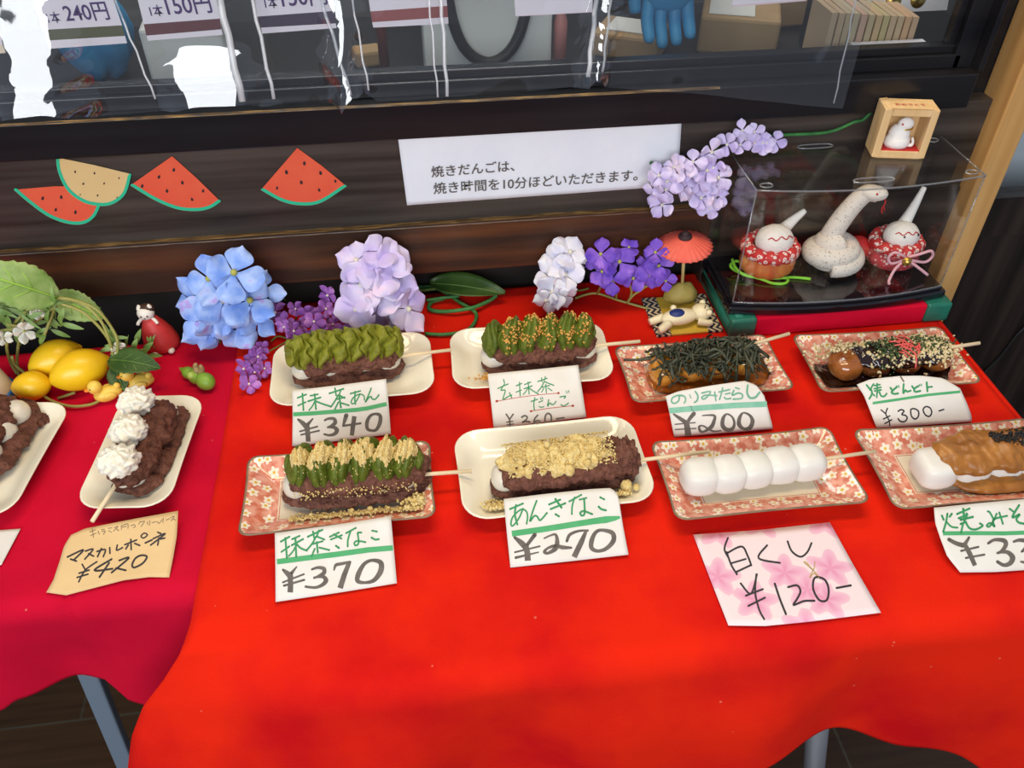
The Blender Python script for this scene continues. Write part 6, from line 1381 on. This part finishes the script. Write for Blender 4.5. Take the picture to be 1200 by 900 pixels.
# cloth snake dolls
def cloth_doll(px_, label, bodym, collar, rz, tail, sc_=1.0, cx_=None):
    p = at_case(*px_); t = thing('snake_doll', label, 'snake doll', (p[0], p[1], FZ+.0004), rz, 'cloth snake dolls in the case'); t.scale = (sc_,)*3
    if cx_: t.location.x = cx_
    bm = BM(); lathe(bm, [(0, 0), (.020, 0), (.0275, .005), (.0300, .012), (.0275, .021), (.018, .027), (0, .029)], 60, (0, 0, 0), Matrix(((1.02, 0, 0), (0, .9, 0), (0, 0, 1))), f=lambda k, z: 1+.022*math.sin(k*2*PI*13)*(1 if z > .004 else .3)); obj('body', bm, M[bodym], t)
    bm = BM(); pts = [((.0255)*math.cos(a), .0235*math.sin(a), .0300) for a in [2*PI*k/60 for k in range(60)]]
    tube(bm, [(x, y, z+.0018*math.sin(k*1.26)) for k, (x, y, z) in enumerate(pts)], .0068, 10, closed=True); obj('collar', bm, M[collar], t)
    bm = BM(); ell(bm, (.001, -.003, .0405), (.0205, .0180, .0165), None, 28, 18, f=lambda d: 1+.015*math.sin(9*math.atan2(d.y, d.x)))
    obj('head', bm, M['cotton'], t)
    bm = BM(); tube(bm, tail, lambda u: .0078*(1-.66*u), 14, sm=5); obj('tail', bm, M['cotton'], t)
    bm = BM(); q = []
    for k in range(13):
        a = -2.45+k*1.75/12; e = .52+.10*math.sin(k*1.4)+.16*math.sin(PI*k/12); q.append((.001+.0207*math.cos(a)*math.cos(e), -.003+.0182*math.sin(a)*math.cos(e), .0405+.0168*math.sin(e)))
    tube(bm, q, .0006, 6, sm=3); obj('stitched_mouth', bm, M['red_thread'], t)
    return t
t = cloth_doll((896, 317), 'cloth snake doll with an orange striped body at the left of the case', 'orange_kimono', 'red_dapple', .1, [(.014, .010, .040), (.028, .014, .050), (.042, .016, .060)], 1.06)
t = cloth_doll((1045, 308), 'cloth snake doll with rose print body and pink cord, right inside the case', 'rose_print', 'red_dapple', -.05, [(.006, .008, .048), (.012, .010, .068), (.018, .012, .094)], .98, .5535)
bm = BM()
for s, a in ((1, 1), (-1, .75)):
    tube(bm, [(.0, -.0285, .026), (s*.012*a, -.033, .033), (s*.025*a, -.032, .036), (s*.030*a, -.031, .028), (s*.022*a, -.032, .021), (.0, -.0295, .025)], .0017, 8, sm=6)
tube(bm, [(0, -.0295, .025), (-.012, -.035, .016), (-.018, -.040, .004), (-.020, -.046, .0020)], .0017, 8, sm=5); tube(bm, [(0, -.0295, .025), (.016, -.034, .015), (.029, -.037, .006)], .0017, 8, sm=5)
obj('pink_cord', bm, M['pink_cord'], t)
bm = BM(); ell(bm, (0, -.033, .0235), .0052, None, 16, 12); tube(bm, [(.0053*math.cos(a*PI/8), -.033, .0235+.0053*math.sin(a*PI/8)) for a in range(16)], .0007, 6, closed=True); obj('bell', bm, M['gold'], t)
bm = BM()
for (x, y, z) in ((.014, -.0155, .0475), (-.004, -.0185, .0475)): ell(bm, (x, y, z), .0013, None, 8, 6)
obj('eye', bm, M['seed'], t)
p = at_case(897, 330); t = thing('lime_cord', 'lime green cord tied in a bow before the orange doll in the case', 'cord', (p[0], p[1], FZ+.0004))
def lc(x, y, z=.0018): q = onz(x, y, FZ+z); return q-t.location
bm = BM(); tube(bm, [lc(858, 304, .012), lc(862, 314, .010), lc(872, 322, .006), lc(886, 325, .004), lc(896, 326, .003), lc(912, 326, .003), lc(930, 325), lc(950, 327)], .0017, 8, sm=5)
tube(bm, [lc(894, 326, .004), lc(878, 314, .008), lc(864, 306, .010), lc(856, 312, .008), lc(868, 320, .005), lc(892, 327, .004), lc(906, 332), lc(920, 332), lc(922, 326, .003), lc(900, 326, .004)], .0017, 8, sm=5)
ell(bm, lc(894, 325, .004), (.0035, .003, .003)); obj('cord', bm, M['lime_cord'], t)
bm = BM(); ell(bm, lc(897, 321, .006), .003, None, 12, 8); obj('bell', bm, M['gold'], t)
p = onz(957, 292, FZ); t = thing('gourd_charm', 'small white gourd charm with gold thread beside the coiled snake neck', 'charm', (p.x, .800, FZ+.0004))
bm = BM(); lathe(bm, [(0, 0), (.008, .001), (.0125, .010), (.011, .019), (.006, .024), (.0085, .030), (.0075, .037), (.003, .041), (0, .042)], 24); obj('gourd', bm, M['cotton'], t)
bm = BM(); tube(bm, [(.0066*math.cos(a*PI/10), .0066*math.sin(a*PI/10), .0245) for a in range(20)], .0013, 6, closed=True); tube(bm, [(.006, -.003, .0245), (.022, -.002, .014), (.040, -.003, .003)], .0011, 6, sm=5); obj('thread', bm, M['gold'], t)
p = onz(1000, 300, FZ); bm = BM(); ell(bm, (0, 0, .0142), .014, None, 20, 14); o = obj('red_ball', bm, mat('red_ball', (.62, .03, .03), .5), None); o.location = (p.x, .796, FZ+.0004); tag(o, 'red ball standing behind the coiled snake in the case', 'ball')

# ------------------------------------------------------------------ wooden box on the case
ZT = CZ1+.0023; a, b = onz(1021, 184, ZT), onz(1083, 186, ZT); d = b-a; bw = d.length; t = thing('wooden_box', 'small open-fronted pale wooden box standing on top of the display case', 'box', ((a+b)/2).to_tuple(), math.atan2(d.y, d.x))
BH, BD, fw_ = .0530, .028, .0075
fr = BM(); h2 = bw/2
box(fr, (-h2, 0, 0), (-h2+fw_, BD, BH)); box(fr, (h2-fw_, 0, 0), (h2, BD, BH)); box(fr, (-h2+fw_, 0, 0), (h2-fw_, BD, fw_)); box(fr, (-h2+fw_, 0, BH-fw_), (h2-fw_, BD, BH)); box(fr, (-h2+fw_, BD-.003, fw_), (h2-fw_, BD, BH-fw_))
obj('frame', fr, M['box_wood'], t, smooth=False, bevel=.0008)
obj('red_floor', boxm((-h2+fw_+.0002, .0008, fw_+.0001), (h2-fw_-.0002, BD-.0034, fw_+.0008)), M['red_thread'], t, smooth=False)
bm = BM(); tb = text_mesh('おめでとう', .030)
for v in tb.verts: v.co = Vector((v.co.x-.015, .010+v.co.y, BH+.0003))
obj('lettering', tb, M['ink_red'], t, smooth=False)
c0 = t.matrix_basis @ Vector((-.002, .012, fw_+.0009)) if False else Matrix.Translation(t.location) @ Matrix.Rotation(t.rotation_euler.z, 4, 'Z') @ Vector((-.002, .0120, fw_+.0010))
s_ = thing('snake_figurine', 'tiny white snake figurine with a gold collar inside the wooden box', 'snake figurine', c0, t.rotation_euler.z)
bm = BM(); lathe(bm, [(0, 0), (.0120, 0), (.0138, .004), (.0126, .0095), (.0108, .0120), (.0112, .0150), (.0096, .0190), (.0074, .0225), (0, .025)], 28); ell(bm, (.0035, -.0015, .0250), (.0082, .0072, .0068)); tube(bm, [(.010, -.004, .003), (.0145, -.006, .0028), (.0160, -.003, .006), (.0145, -.002, .010)], lambda u: .0022*(1-.5*u), 8, sm=4)
for v in bm.verts: v.co.y *= .80
obj('body', bm, M['cotton'], s_)
bm = BM(); tube(bm, [(.0035+.0078*math.cos(a*PI/10), -.001+.0055*math.sin(a*PI/10), .0202+.0008*math.cos(a*PI/10)) for a in range(20)], .0009, 6, closed=True); obj('collar', bm, M['gold'], s_)
bm = BM(); ell(bm, (-.0015, -.0072*.8-.0008, .0262), .0010, None, 8, 6); obj('eye', bm, M['red_thread'], s_)
# dark cable on the wall right of the table
bm = BM(); cb = [ony(1125, 470, .846), ony(1150, 440, .846), ony(1172, 418, .846), ony(1192, 392, .846), ony(1215, 372, .846)]; o = obj('cable', bm, M['black_plastic'], None) if False else None
tube(bm, cb, .0022, 8, sm=6); o = obj('cable', bm, M['black_plastic'], None); tag(o, 'black cable hanging across the dark door panel right of the table', 'cable')
